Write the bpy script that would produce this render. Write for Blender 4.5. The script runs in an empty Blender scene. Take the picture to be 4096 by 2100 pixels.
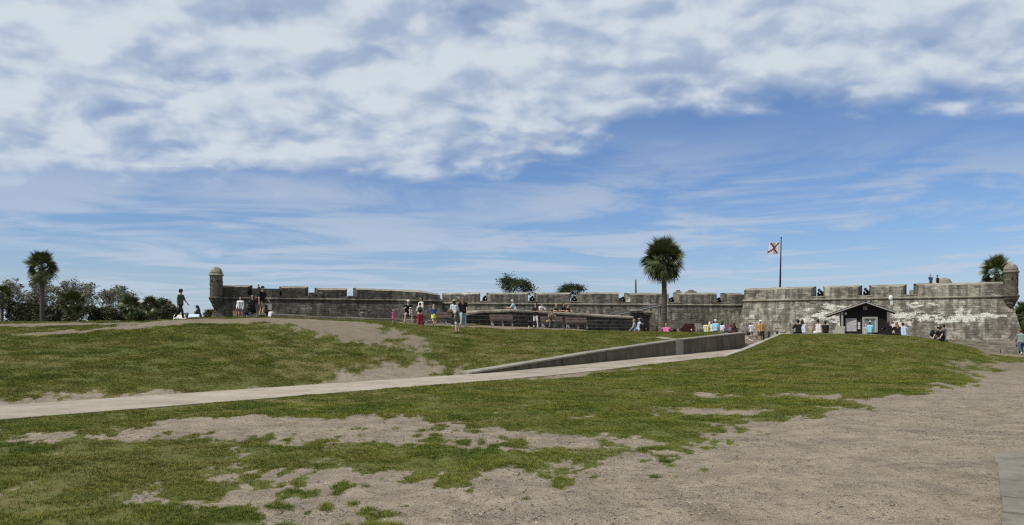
import bpy, bmesh, math, random
import numpy as np
from mathutils import Vector, Matrix, Euler

random.seed(7); RNG = np.random.default_rng(7)
SC = bpy.context.scene
COL = SC.collection
R = math.radians

# ------------------------------------------------------------------ camera
F = 3036.0          # focal length in pixels of the 4096-wide photograph
EYE = 1.6           # eye height, metres
HOR = 1330.0        # horizon row
cam_d = bpy.data.cameras.new('camera'); cam = bpy.data.objects.new('camera', cam_d); COL.objects.link(cam)
cam.location = (0, 0, EYE); cam.rotation_euler = (R(90), 0, 0)
cam_d.sensor_width = 36; cam_d.lens = 36 * F / 4096
cam_d.shift_y = (HOR - 1050) / 4096
cam_d.clip_start = 0.1; cam_d.clip_end = 6000
SC.camera = cam

# ------------------------------------------------------------------ sun, sky, exposure
SUN_EL = R(53)
SUN_H = np.array([-0.84, -0.54]); SUN_H /= np.linalg.norm(SUN_H)      # horizontal direction towards the sun
S = Vector((SUN_H[0] * math.cos(SUN_EL), SUN_H[1] * math.cos(SUN_EL), math.sin(SUN_EL)))
sun_d = bpy.data.lights.new('sun', 'SUN'); sun_d.energy = 4.0; sun_d.angle = R(0.6); sun_d.color = (1.0, 0.955, 0.88)
sun = bpy.data.objects.new('sun', sun_d); COL.objects.link(sun); sun.location = (0, 0, 60)
sun.rotation_euler = S.to_track_quat('Z', 'Y').to_euler()

SC.view_settings.view_transform = 'Standard'; SC.view_settings.look = 'None'
SC.view_settings.gamma = 1.0; SC.view_settings.use_curve_mapping = False
SC.view_settings.exposure = 0.0
SC.cycles.max_bounces = 5; SC.cycles.diffuse_bounces = 3; SC.cycles.glossy_bounces = 2
SC.cycles.transparent_max_bounces = 6; SC.cycles.use_denoising = False; SC.cycles.filter_width = 1.25

class NT:
    """tiny helper to write node graphs as expressions"""
    def __init__(s, nt): s.nt = nt; s.L = nt.links
    def new(s, t, **kw):
        n = s.nt.nodes.new(t)
        for k, v in kw.items(): setattr(n, k, v)
        return n
    def put(s, sock, v):
        if hasattr(v, 'is_output') or isinstance(v, bpy.types.NodeSocket): s.L.new(v, sock)
        elif isinstance(v, (tuple, list)) and sock.type == 'RGBA' and len(v) == 3: sock.default_value = (*v, 1)
        else: sock.default_value = v
    def m(s, op, a, b=0.0, c=0.0, clamp=False):
        n = s.new('ShaderNodeMath', operation=op, use_clamp=clamp)
        for i, v in enumerate((a, b, c)): s.put(n.inputs[i], v)
        return n.outputs[0]
    def vm(s, op, a, b=(0, 0, 0)):
        n = s.new('ShaderNodeVectorMath', operation=op); s.put(n.inputs[0], a); s.put(n.inputs[1], b)
        return n.outputs[0]
    def mul(s, v, k): return s.vm('MULTIPLY', v, k)
    def noise(s, vec, scale=1, detail=4, rough=0.55, dist=0.0, out='Fac'):
        n = s.new('ShaderNodeTexNoise'); s.put(n.inputs['Vector'], vec)
        n.inputs['Scale'].default_value = scale; n.inputs['Detail'].default_value = detail
        n.inputs['Roughness'].default_value = rough; n.inputs['Distortion'].default_value = dist
        return n.outputs[out]
    def sstep(s, v, lo, hi, a=0.0, b=1.0):
        n = s.new('ShaderNodeMapRange', interpolation_type='SMOOTHSTEP'); s.put(n.inputs[0], v)
        for i, q in zip((1, 2, 3, 4), (lo, hi, a, b)): s.put(n.inputs[i], q)
        return n.outputs[0]
    def lin(s, v, lo, hi, a=0.0, b=1.0):
        n = s.new('ShaderNodeMapRange'); n.clamp = True; s.put(n.inputs[0], v)
        for i, q in zip((1, 2, 3, 4), (lo, hi, a, b)): s.put(n.inputs[i], q)
        return n.outputs[0]
    def mix(s, f, a, b, blend='MIX'):
        n = s.new('ShaderNodeMix', data_type='RGBA', blend_type=blend); s.put(n.inputs[0], f); s.put(n.inputs[6], a); s.put(n.inputs[7], b)
        return n.outputs[2]
    def xyz(s, x=0.0, y=0.0, z=0.0):
        n = s.new('ShaderNodeCombineXYZ')
        for i, v in enumerate((x, y, z)): s.put(n.inputs[i], v)
        return n.outputs[0]
    def sep(s, v):
        n = s.new('ShaderNodeSeparateXYZ'); s.put(n.inputs[0], v); return n.outputs
    def attr(s, name, out='Fac'): return s.new('ShaderNodeAttribute', attribute_name=name).outputs[out]
    def bump(s, h, strength=0.3, dist=0.02):
        n = s.new('ShaderNodeBump'); n.inputs['Strength'].default_value = strength; n.inputs['Distance'].default_value = dist
        s.put(n.inputs['Height'], h); return n.outputs[0]

world = bpy.data.worlds.new('World'); SC.world = world; world.use_nodes = True
wn = NT(world.node_tree); world.node_tree.nodes.clear()
sky = wn.new('ShaderNodeTexSky', sky_type='NISHITA', sun_disc=False)
sky.sun_elevation = SUN_EL; sky.sun_rotation = math.atan2(SUN_H[0], SUN_H[1])
sky.air_density = 1.0; sky.dust_density = 0.6; sky.ozone_density = 2.0; sky.altitude = 0
D = wn.new('ShaderNodeTexCoord').outputs['Generated']
dx, dy, dz = wn.sep(D)
zc = wn.m('MAXIMUM', dz, 0.015)
X = wn.m('DIVIDE', dx, zc); Y = wn.m('DIVIDE', dy, zc)         # position on a flat cloud layer one unit up
P = wn.xyz(X, Y, 0.0)
zs = wn.m('ADD', dz, 0.30); Q = wn.xyz(wn.m('DIVIDE', dx, zs), wn.m('DIVIDE', dy, zs), 0.0)          # softer foreshortening for the puffs, which have height
warp = wn.vm('ADD', Q, wn.mul(wn.vm('SUBTRACT', wn.noise(Q, 5.0, 3, 0.5, out='Color'), (0.5, 0.5, 0.5)), (0.10, 0.10, 0)))
n1 = wn.noise(Q, 2.4, 3, 0.5)
n2 = wn.noise(wn.mul(warp, (0.95, 1.05, 1)), 6.0, 6, 0.47)
n2b = wn.noise(wn.mul(wn.vm('ADD', warp, (-0.02, -0.035, 0)), (0.95, 1.05, 1)), 6.0, 6, 0.47)
# far rim of the deck over the viewer
rim = wn.m('SUBTRACT', 4.15, wn.m('MULTIPLY', 0.75, wn.m('TANH', wn.m('MULTIPLY', wn.m('SUBTRACT', X, 0.35), 3.0))))
rimd = wn.m('SUBTRACT', rim, wn.m('ADD', Y, wn.m('MULTIPLY', wn.m('SUBTRACT', n1, 0.5), 1.5)))
inside = wn.lin(rimd, -0.6, 0.6)
body = wn.m('ADD', wn.m('ADD', wn.m('MULTIPLY', n1, 0.38), wn.m('MULTIPLY', n2, 0.62)), wn.m('MULTIPLY', wn.m('SUBTRACT', inside, 1.0), 0.34))
deck = wn.m('MULTIPLY', wn.sstep(wn.m('ADD', body, wn.sstep(dz, 0.2, 0.42, 0.0, 0.05)), 0.28, 0.48), 0.96)
relief = wn.m('ADD', wn.m('SUBTRACT', n2, n2b), wn.m('MULTIPLY', wn.m('SUBTRACT', wn.noise(wn.mul(warp, (0.8, 1.3, 1)), 15.0, 5, 0.55), 0.5), 0.16))
# thin veils beyond it
P2 = wn.xyz(wn.m('MULTIPLY', X, 0.55), wn.m('MULTIPLY', Y, 0.55), 3.7)
n3 = wn.noise(P2, 1.0, 6, 0.6, 0.5)
P3 = wn.xyz(wn.m('MULTIPLY', X, 0.2), wn.m('MULTIPLY', Y, 0.22), 9.1)
n4 = wn.noise(P3, 1.0, 2, 0.5)
left = wn.sstep(X, 2.5, -1.5)
streak = wn.m('MULTIPLY', wn.sstep(n3, wn.m('SUBTRACT', 0.44, wn.m('MULTIPLY', left, 0.10)), 0.60), wn.sstep(n4, 0.22, 0.46))
streak = wn.m('MULTIPLY', streak, wn.sstep(Y, 3.4, 5.2, 0.12, 0.85))
haze_s = wn.sstep(dz, 0.13, 0.01, 0.0, 0.50)
cov = wn.m('MAXIMUM', deck, wn.m('MAXIMUM', streak, haze_s))
thick = wn.sstep(wn.m('ADD', body, wn.m('MULTIPLY', relief, 0.9)), 0.31, 0.66)
ccol = wn.mix(thick, (0.37, 0.46, 0.62), (0.65, 0.72, 0.78))
ccol = wn.mix(wn.sstep(dz, 0.26, 0.05), ccol, (0.50, 0.59, 0.72))
skyc = wn.mix(1.0, sky.outputs[0], (0.072, 0.087, 0.112), 'MULTIPLY')
bg = wn.new('ShaderNodeBackground'); wn.put(bg.inputs[0], wn.mix(cov, skyc, ccol)); bg.inputs[1].default_value = 1.0
out = wn.new('ShaderNodeOutputWorld'); wn.L.new(bg.outputs[0], out.inputs[0])

# ------------------------------------------------------------------ small helpers
def at(px, py, Yd):
    """world point seen at photo pixel (px, py) at distance Yd"""
    return Vector(((px - 2048) / F * Yd, Yd, EYE + (HOR - py) / F * Yd))
def smooth(a, b, v):
    t = np.clip((v - a) / (b - a), 0, 1); return t * t * (3 - 2 * t)
def tag(o, label, cat, group=None, kind=None):
    if label: o['label'] = label
    if cat: o['category'] = cat
    if group: o['group'] = group
    if kind: o['kind'] = kind
    return o
def empty(name, loc=(0, 0, 0), rz=0.0):
    o = bpy.data.objects.new(name, None); COL.objects.link(o); o.location = loc; o.rotation_euler = (0, 0, rz)
    o.empty_display_size = 0.1
    return o
def mesh(name, v, f, mats=(), smooth_=False, mi=None):
    me = bpy.data.meshes.new(name); v = np.asarray(v, dtype=np.float32).reshape(-1, 3)
    me.from_pydata(v.tolist(), [], [tuple(int(i) for i in q) for q in f])
    for m_ in (mats if isinstance(mats, (list, tuple)) else [mats]): me.materials.append(m_)
    if mi is not None: me.polygons.foreach_set('material_index', np.asarray(mi, dtype=np.int32))
    if smooth_: me.polygons.foreach_set('use_smooth', np.ones(len(me.polygons), dtype=bool))
    me.update(); return me
def obj(name, me, parent=None, loc=(0, 0, 0), rot=(0, 0, 0), scale=None):
    o = bpy.data.objects.new(name, me); COL.objects.link(o); o.location = loc; o.rotation_euler = rot
    if scale is not None: o.scale = scale
    if parent is not None: o.parent = parent
    return o
def kids(o): return [c for c in bpy.data.objects if c.parent == o]
def copy_tree(o, parent=None, children=None):
    c = o.copy(); COL.objects.link(c); c.parent = parent
    for ch in list(o.children): copy_tree(ch, c)
    return c

class MB:
    """collects shapes into one mesh"""
    def __init__(s): s.v = []; s.f = []; s.mi = []; s.n = 0
    def add(s, v, f, mi=0):
        v = np.asarray(v, float).reshape(-1, 3)
        s.v.append(v); s.f += [tuple(int(i) + s.n for i in q) for q in f]; s.mi += [mi] * len(f); s.n += len(v)
        return s
    def box(s, c, d, rot=None, mi=0, taper=1.0):
        x, y, z = [q / 2 for q in d]
        v = np.array([[-x, -y, -z], [x, -y, -z], [x, y, -z], [-x, y, -z], [-x * taper, -y * taper, z], [x * taper, -y * taper, z], [x * taper, y * taper, z], [-x * taper, y * taper, z]])
        if rot is not None: v = v @ np.array(Euler(rot).to_matrix()).T
        return s.add(v + np.array(c), [(0, 3, 2, 1), (4, 5, 6, 7), (0, 1, 5, 4), (1, 2, 6, 5), (2, 3, 7, 6), (3, 0, 4, 7)], mi)
    def bbox(s, c, d, b=0.02, rot=None, mi=0):
        """box with chamfered edges"""
        x, y, z = [q / 2 for q in d]; b = min(b, x * .9, y * .9, z * .9)
        v = []
        for sx in (-1, 1):
            for sy in (-1, 1):
                for sz in (-1, 1):
                    v += [(sx * (x - b), sy * (y - b), sz * z), (sx * (x - b), sy * y, sz * (z - b)), (sx * x, sy * (y - b), sz * (z - b))]
        bm = bmesh.new(); vs = [bm.verts.new(q) for q in v]; bmesh.ops.convex_hull(bm, input=vs)
        bm.verts.index_update(); bm.normal_update()
        vv = np.array([w.co[:] for w in bm.verts]); ff = [[w.index for w in q.verts] for q in bm.faces]; bm.free()
        if rot is not None: vv = vv @ np.array(Euler(rot).to_matrix()).T
        return s.add(vv + np.array(c), ff, mi)
    def tube(s, pts, rad, n=8, mi=0, cap=True):
        pts = [Vector(p) for p in pts]; rad = rad if hasattr(rad, '__len__') else [rad] * len(pts)
        v = []; f = []; prev = None
        for i, p in enumerate(pts):
            d = (pts[min(i + 1, len(pts) - 1)] - pts[max(i - 1, 0)]).normalized()
            a = prev if prev is not None else (Vector((1, 0, 0)) if abs(d.x) < .9 else Vector((0, 1, 0)))
            a = (a - d * a.dot(d)).normalized(); b = d.cross(a); prev = a
            for k in range(n):
                t = 2 * math.pi * k / n; v.append(p + (a * math.cos(t) + b * math.sin(t)) * rad[i])
        for i in range(len(pts) - 1):
            for k in range(n):
                k2 = (k + 1) % n; f.append((i * n + k, i * n + k2, (i + 1) * n + k2, (i + 1) * n + k))
        if cap: f.append(tuple(range(n - 1, -1, -1))); f.append(tuple((len(pts) - 1) * n + k for k in range(n)))
        return s.add([q[:] for q in v], f, mi)
    def lathe(s, prof, c=(0, 0, 0), n=20, mi=0, a0=0.0):
        v = []; f = []
        for r_, z in prof:
            for k in range(n):
                t = 2 * math.pi * k / n + a0; v.append((c[0] + r_ * math.cos(t), c[1] + r_ * math.sin(t), c[2] + z))
        for i in range(len(prof) - 1):
            for k in range(n):
                k2 = (k + 1) % n; f.append((i * n + k, i * n + k2, (i + 1) * n + k2, (i + 1) * n + k))
        f.append(tuple(range(n - 1, -1, -1))); f.append(tuple((len(prof) - 1) * n + k for k in range(n)))
        return s.add(v, f, mi)
    def prism(s, poly, z0, z1, mi=0):
        n = len(poly); z0 = z0 if hasattr(z0, '__len__') else [z0] * n; z1 = z1 if hasattr(z1, '__len__') else [z1] * n
        v = [(p[0], p[1], z0[i]) for i, p in enumerate(poly)] + [(p[0], p[1], z1[i]) for i, p in enumerate(poly)]
        f = [tuple(range(n - 1, -1, -1)), tuple(range(n, 2 * n))] + [(i, (i + 1) % n, n + (i + 1) % n, n + i) for i in range(n)]
        return s.add(v, f, mi)
    def me(s, name, mats, smooth_=False):
        return mesh(name, np.concatenate(s.v), s.f, mats, smooth_, s.mi)
    def build(s, name, mats, parent=None, smooth_=False, loc=(0, 0, 0), rot=(0, 0, 0)):
        return obj(name, s.me(name, mats, smooth_), parent, loc, rot)

# value noise for placing things in the world
def _h(ix, iy, seed):
    n = (ix.astype(np.int64) * 374761393 + iy.astype(np.int64) * 668265263 + seed * 1442695041) & 0x7fffffff
    n = ((n ^ (n >> 13)) * 1274126177) & 0x7fffffff
    return ((n ^ (n >> 16)) & 0xffff) / 65535.0
def vnoise(x, y, seed=0):
    ix = np.floor(x); iy = np.floor(y); fx = x - ix; fy = y - iy
    fx = fx * fx * (3 - 2 * fx); fy = fy * fy * (3 - 2 * fy); ix = ix.astype(int); iy = iy.astype(int)
    a = _h(ix, iy, seed); b = _h(ix + 1, iy, seed); c = _h(ix, iy + 1, seed); d = _h(ix + 1, iy + 1, seed)
    return (a * (1 - fx) + b * fx) * (1 - fy) + (c * (1 - fx) + d * fx) * fy
def fbm(x, y, o=4, seed=0):
    s = 0; a = .5; t = 0
    for i in range(o): s = s + a * vnoise(x * 2 ** i, y * 2 ** i, seed + i * 17); t += a; a *= .5
    return s / t

# ------------------------------------------------------------------ materials
def newmat(name):
    m_ = bpy.data.materials.new(name); m_.use_nodes = True; nt = m_.node_tree; nt.nodes.clear(); n = NT(nt)
    b = n.new('ShaderNodeBsdfPrincipled'); o = n.new('ShaderNodeOutputMaterial'); n.L.new(b.outputs[0], o.inputs[0])
    b.inputs['Roughness'].default_value = 0.85; b.inputs['Specular IOR Level'].default_value = 0.25
    return m_, n, b
def plain(name, col, rough=.85, var=.12, scale=6., metal=0., spec=.25, bump=0.0):
    m_, n, b = newmat(name)
    pos = n.new('ShaderNodeTexCoord').outputs['Object']
    f = n.noise(pos, scale, 4, .6)
    k = n.lin(f, .3, .7, 1 - var, 1 + var)
    n.put(b.inputs['Base Color'], n.mix(1.0, col, n.xyz(k, k, k), 'MULTIPLY'))
    b.inputs['Roughness'].default_value = rough; b.inputs['Metallic'].default_value = metal; b.inputs['Specular IOR Level'].default_value = spec
    if bump: n.put(b.inputs['Normal'], n.bump(n.noise(pos, scale * 6, 4, .6), bump, .01))
    return m_
_cl = {}
def cloth(col):
    k = tuple(round(c, 3) for c in col)
    if k not in _cl: _cl[k] = plain('cloth_%d' % len(_cl), col, .9, .16, 9., bump=.0)
    return _cl[k]
# ------------------------------------------------------------------ terrain
PT = np.array([-9.3, 13.8]); PD = np.array([.6034, .7974]); PN = np.array([-.7974, .6034]); PW = 3.0   # the paved ramp: near edge point, direction, left normal, width
def path_ts(X, Y):
    a = X - PT[0]; b = Y - PT[1]; return a * PD[0] + b * PD[1], a * PN[0] + b * PN[1]
def path_xy(t, s): return PT[0] + PD[0] * t + PN[0] * s, PT[1] + PD[1] * t + PN[1] * s
def zpath(t): return np.interp(t, [-60, 18, 35, 46, 58, 90], [0.02, .02, .32, .53, .85, .85])
def zwalltop(t): return np.interp(t, [16.5, 26, 35, 46, 60], [.06, .68, 1.17, 1.6, 1.6])
LPX = np.array([-2200, 0, 560, 760, 1045, 1200, 1500, 1900, 2300, 2480, 2560, 2980, 3060])
LY = np.array([44, 44, 44, 43, 46, 46, 47, 49, 51, 52, 52, 52, 52.])
LPY = np.array([1288, 1290, 1287, 1273, 1270, 1272, 1290, 1311, 1321, 1326, 1328, 1331, 1331.])
LZ = EYE + (HOR - LPY) / F * LY
LOFF = np.array([0, 3, 6, 12, 20, 30.])
LBACK = np.array([LZ,
  [2.2, 2.2, 2.22, 2.4, 2.47, 2.45, 2.33, 2.0, 1.8, 1.6, 1.2, .85, .85],
  [2.2, 2.2, 2.2, 2.32, 2.45, 2.42, 2.40, 2.12, 1.87, 1.5, .85, .85, .85],
  [2.2, 2.2, 2.2, 2.2, 2.3, 2.3, 2.3, 2.15, 1.9, 1.4, .85, .85, .85],
  [2.2, 2.2, 2.2, 2.2, 1.6, 1.3, 1.3, 1.2, 1.1, 1.0, .85, .85, .85],
  [2.2, 2.2, 2.1, 1.5, .8, .8, .8, .8, .8, .8, .8, .8, .8]])
RPX = np.array([2890, 3010, 3127, 3300, 3450, 3600, 3700, 3800, 3900, 3960, 4100, 6800])
RYc = np.array([41.2, 45., 48.8, 49.5, 50, 50, 50, 50, 49.5, 49, 49, 49.])
RPY = np.array([1430, 1388, 1337, 1336, 1339, 1343, 1352, 1368, 1394, 1418, 1431, 1431.])
RZ = EYE + (HOR - RPY) / F * RYc
def terrain(X, Y):
    X = np.asarray(X, float); Y = np.asarray(Y, float)
    Ys = np.maximum(Y, 1.0); u = X / Ys; px = 2048 + F * u
    t, s = path_ts(X, Ys)
    # left bank
    den = np.maximum(.6034 - .7974 * u, .05)
    x0, y0 = path_xy(0, PW)
    tb = np.clip((u * y0 - x0) / den, -60, 46); Yb = y0 + .7974 * tb
    zb = np.maximum(zpath(tb), np.where(tb > 16.5, zwalltop(tb), 0)) - .03
    Yc = np.interp(px, LPX, LY); zcr = np.interp(px, LPX, LZ)
    g = np.clip((Ys - Yb) / np.maximum(Yc - Yb, .5), 0, 1); g = g * (1.28 - .28 * g * g)
    zl = zb + (zcr - zb) * g
    off = np.clip(Ys - Yc, 0, 30); cols = [np.interp(px, LPX, r) for r in LBACK]
    zk = cols[0]
    for i in range(len(LOFF) - 1):
        w = np.clip((off - LOFF[i]) / (LOFF[i + 1] - LOFF[i]), 0, 1); zk = zk + (cols[i + 1] - cols[i]) * w
    zl = np.where(Ys > Yc, zk, zl)
    # right bank
    tn = np.clip((u * PT[1] - PT[0]) / den, -60, 34.4); Yn = PT[1] + .7974 * tn
    rY = np.where(px < 2890, Yn, np.interp(px, RPX, RYc)); rz = np.where(px < 2890, zpath(tn) - .02, np.interp(px, RPX, RZ))
    rz = np.maximum(rz, 0)
    toe = rY * np.interp(px, [1500, 2890, 3100, 3700, 4000], [.6, .55, .5, .52, .6])
    g = np.clip((Ys - toe) / np.maximum(rY - toe, .5), 0, 1); g = g * g * (2.1 - 1.1 * g)
    zr = rz * g
    back = np.where(px > 3860, rz + (.55 - rz) * np.clip((Ys - rY - 6) / 22, 0, 1), rz + (.85 - rz) * np.clip((Ys - rY - .3) / .5, 0, 1))
    zr = np.where(Ys > rY, back, zr)
    # ramp bed
    zp = zpath(t) - .05
    z = np.where(s > PW + np.where((t > 16.5) & (t < 46.2), .30, 0), zl, np.where((s >= 0) & (t < 60), zp, zr))
    cw = (t > 46.2) & (s >= 0) & (Ys > 51.5)
    z = np.where(cw & (px > 2560), np.minimum(z, .85), z)
    z = z + (.6 - z) * smooth(76, 86, Ys)
    amp = .035 * smooth(8, 20, Ys) + .012
    inpath = (s > -.25) & (s < PW + .25) & (t < 60)
    n = (fbm(X * .55, Ys * .55, 4, 3) - .5) * 2 * amp
    n = n + ((fbm(X * 2.6, Ys * 2.6, 3, 71) - .5) * .05 + (fbm(X * 8, Ys * 8, 2, 72) - .5) * .018) * (1 - smooth(14, 30, Ys))
    return np.where(inpath, z, z + n)
def gz(X, Y): return float(terrain(np.array([X]), np.array([Y]))[0])
_YS = np.geomspace(4, 120, 1500)
def hit(px, py):
    """where the line of sight through a pixel meets the ground"""
    X = (px - 2048) / F * _YS; z = EYE + (HOR - py) / F * _YS; d = z - terrain(X, _YS)
    k = np.argmax(d <= 0) if (d <= 0).any() else len(_YS) - 1
    return X[k], _YS[k]

NU, NY = 760, 540
us = np.linspace(-1.12, 1.12, NU); ys = np.geomspace(3.4, 112, NY)
UU, YY = np.meshgrid(us, ys); XX = UU * YY
ZZ = terrain(XX, YY)

def sdpoly(X, Y, V):
    V = np.asarray(V, float); d = np.full(X.shape, 1e9); sgn = np.ones(X.shape)
    j = len(V) - 1
    for i in range(len(V)):
        ex, ey = V[j] - V[i]; wx = X - V[i][0]; wy = Y - V[i][1]
        h = np.clip((wx * ex + wy * ey) / (ex * ex + ey * ey + 1e-9), 0, 1)
        d = np.minimum(d, (wx - ex * h) ** 2 + (wy - ey * h) ** 2)
        c1 = Y >= V[i][1]; c2 = Y < V[j][1]; c3 = ex * wy > ey * wx
        flip = (c1 & c2 & c3) | (~c1 & ~c2 & ~c3); sgn = np.where(flip, -sgn, sgn); j = i
    return sgn * np.sqrt(d)
# worn, bare places: outline, bareness, raggedness
BARE = [
 ([(1060, 2104), (1170, 2040), (1250, 1960), (1200, 1908), (1420, 1880), (1900, 1893), (2130, 1880), (2420, 1828), (2660, 1790), (2760, 1775), (3020, 1762), (3080, 1715), (3330, 1655), (3560, 1628), (3330, 1600), (3560, 1588), (3800, 1556), (3850, 1510), (3930, 1458), (4000, 1446), (4700, 1446), (5600, 2104), (5600, 2600), (1010, 2600)], 1, 1.0),
 ([(330, 1748), (560, 1712), (760, 1682), (1000, 1672), (1500, 1668), (1900, 1712), (2300, 1740), (2620, 1775), (2640, 1795), (2300, 1802), (1900, 1788), (1500, 1778), (1000, 1772), (560, 1765)], 1, .8),
 ([(0, 1745), (300, 1730), (520, 1715), (420, 1745), (200, 1765), (0, 1765)], .75, 1.2),
 ([(2640, 1640), (3060, 1638), (3060, 1656), (2640, 1656)], .8, .7),
 ([(2780, 1572), (3400, 1582), (3360, 1600), (2780, 1584)], .7, .9),
 ([(-800, 1300), (0, 1296), (560, 1288), (760, 1276), (1100, 1273), (1500, 1291), (1580, 1310), (1520, 1345), (1440, 1362), (1250, 1322), (1050, 1292), (760, 1300), (560, 1316), (300, 1336), (0, 1352), (0, 1338), (300, 1318), (420, 1304), (-800, 1310)], .95, .7),
 ([(1500, 1300), (1620, 1330), (1740, 1380), (1850, 1440), (1905, 1492), (1830, 1500), (1740, 1440), (1640, 1400), (1540, 1350)], .75, 1.2),
 ([(1240, 1545), (1440, 1490), (1640, 1452), (1800, 1440), (1890, 1496), (1600, 1530), (1300, 1560), (600, 1605), (0, 1640), (0, 1612), (600, 1582)], .9, .8),
 ([(1180, 1305), (1560, 1296), (1700, 1340), (1840, 1400), (1915, 1490), (1860, 1502), (1480, 1535), (1180, 1560), (1330, 1490), (1560, 1440), (1660, 1415), (1520, 1385), (1380, 1372), (1220, 1330)], .60, 1.1),
 ([(-600, 1640), (0, 1600), (300, 1585), (900, 1565), (1240, 1540), (1240, 1562), (600, 1600), (0, 1640)], .52, 1.0),
 ([(1540, 1292), (1900, 1313), (2420, 1326), (2420, 1318), (1900, 1304), (1600, 1285)], .9, .4),
 ([(3780, 1480), (3960, 1400), (4096, 1405), (4096, 1470), (3860, 1500)], .55, 1.0),
 ([(1960, 1518), (2420, 1480), (2700, 1460), (2700, 1468), (2300, 1510), (1960, 1530)], .7, .5),
 ([(60, 1925), (200, 1915), (240, 1940), (60, 1950)], .55, .8), ([(400, 1925), (520, 1920), (500, 1945), (400, 1945)], .5, .8),
 ([(480, 1985), (640, 1930), (720, 1930), (580, 1995), (500, 2010)], .62, .8), ([(630, 1800), (710, 1800), (700, 1825), (640, 1825)], .8, .8),
 ([(740, 2000), (900, 1985), (1010, 1985), (960, 2010), (800, 2015)], .5, .9), ([(330, 2100), (360, 2070), (520, 2060), (500, 2100)], .55, .8),
]
def grass_field(X, Y):
    amp = .22 + .022 * Y
    sc = 1.0 / (.55 + .035 * Y)
    nb = (fbm(X * sc * .8, Y * sc * .45, 4, 21) - .5) * 2; nf = (fbm(X * sc * 4, Y * sc * 2.4, 3, 41) - .5) * 2
    g = np.ones(X.shape); prox = np.ones(X.shape)
    for poly, w, rag in BARE:
        V = [hit(*p) if p[1] <= 2104 else (p[0] / 4096 * 9 - 4.5, 2.0) for p in poly]
        V = [(v[0], v[1]) for v in V]
        d = sdpoly(X, Y, V) + (nb * 1.6 + nf * 1.2) * amp * rag
        g = np.minimum(g, 1 - w * (1 - smooth(-1.5 * amp, 1.5 * amp, d)))
        prox = np.minimum(prox, smooth(-5.0 * amp, 0, d))
    cn = fbm(X * sc * 6.5, Y * sc * 4.2, 3, 77) * .62 + fbm(X * sc * 1.6, Y * sc * 1.1, 3, 78) * .38
    clump = smooth(.63 - .11 * prox, .67 - .11 * prox, cn) * smooth(.02, .25, prox) * (X < 3.0) * (1 - smooth(11.5, 14, Y))
    g = np.maximum(g, clump * .95)
    thin = smooth(.50, .68, fbm(X * sc * 1.5, Y * sc * .9, 5, 55)) * .34 * (1 - .85 * smooth(14, 24, Y))
    hf = (fbm(X * sc * 11, Y * sc * 7.5, 3, 61) - .5) * 1.25 + (fbm(X * sc * 3.2, Y * sc * 2.2, 3, 62) - .5) * .7
    g = np.clip(g - thin, 0, 1); return smooth(.28, .76, g + hf * (1 - .8 * np.abs(2 * g - 1)))
tt, ss = path_ts(XX, YY)
GG = grass_field(XX, YY)
edge_n = (fbm(XX * 1.4, YY * 1.4, 3, 8) - .5) * .7
onpath = (ss > .02 + edge_n * .5) & (ss < PW + .12 - edge_n * .35) & (tt < 64)
GG = np.where(onpath, 0, GG)
GG = np.where((tt > 46) & (ss > 0) & (YY > 51.5) & (XX > 7), 0, GG)
GG = np.where((XX > 14) & (YY > np.interp(2048 + F * UU, RPX, RYc) + .3), GG * .0 + .15, GG)
DRY = fbm(XX * .22, YY * .22, 4, 63)
# the worn bank on the far side is yellower
verts = np.stack([XX, YY, ZZ], -1).reshape(-1, 3).astype(np.float32)
i0 = (np.arange(NY - 1)[:, None] * NU + np.arange(NU - 1)[None, :]).reshape(-1)
quads = np.stack([i0, i0 + 1, i0 + NU + 1, i0 + NU], -1).astype(np.int32)
def grid_mesh(name, verts, quads, attrs):
    me = bpy.data.meshes.new(name); me.vertices.add(len(verts)); me.vertices.foreach_set('co', verts.reshape(-1))
    me.loops.add(quads.size); me.loops.foreach_set('vertex_index', quads.reshape(-1))
    me.polygons.add(len(quads)); me.polygons.foreach_set('loop_start', np.arange(0, quads.size, 4, dtype=np.int32))
    me.polygons.foreach_set('use_smooth', np.ones(len(quads), dtype=bool))
    me.update(calc_edges=True)
    for k, a in attrs.items():
        at_ = me.attributes.new(k, 'FLOAT', 'POINT'); at_.data.foreach_set('value', a.reshape(-1).astype(np.float32))
    return me

gm, n, b = newmat('ground')
pos = n.new('ShaderNodeNewGeometry').outputs['Position']
flat = n.mul(pos, (1, 1, .3))
g = n.attr('grass'); dry = n.attr('dry')
f1 = n.noise(flat, 9, 5, .65); f2 = n.noise(flat, 45, 4, .6); f3 = n.noise(flat, .45, 4, .6); f4 = n.noise(n.mul(flat, (1., 1.15, 1)), 1.9, 6, .68)
f5 = n.noise(flat, 110, 3, .6); f6 = n.noise(n.mul(flat, (.8, 1.3, 1)), .9, 5, .7)
sand = n.mix(n.sstep(f4, .36, .64), (.172, .136, .091), (.300, .246, .172))
sand = n.mix(n.sstep(f6, .48, .64, 0, .6), sand, (.125, .104, .083))
sand = n.mix(n.sstep(f3, .40, .66, 0, .5), sand, (.305, .25, .176))
sand = n.mix(n.sstep(f1, .52, .68, 0, .7), sand, (.060, .049, .037))
sand = n.mix(n.sstep(f2, .55, .66, 0, .85), sand, (.33, .30, .255))
sand = n.mix(n.sstep(f2, .45, .35, 0, .85), sand, (.050, .040, .031))
sand = n.mix(n.sstep(f5, .57, .66, 0, .75), sand, (.42, .39, .34)); sand = n.mix(n.sstep(f5, .43, .34, 0, .75), sand, (.045, .037, .029))
_, yy_, _ = n.sep(pos); sand = n.mix(n.sstep(yy_, 24, 34, 0, .55), sand, n.mix(f4, (.105, .080, .050), (.185, .150, .100)))
turf = n.mix(n.sstep(f1, .35, .65), (.064, .076, .017), (.125, .131, .034))
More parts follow.
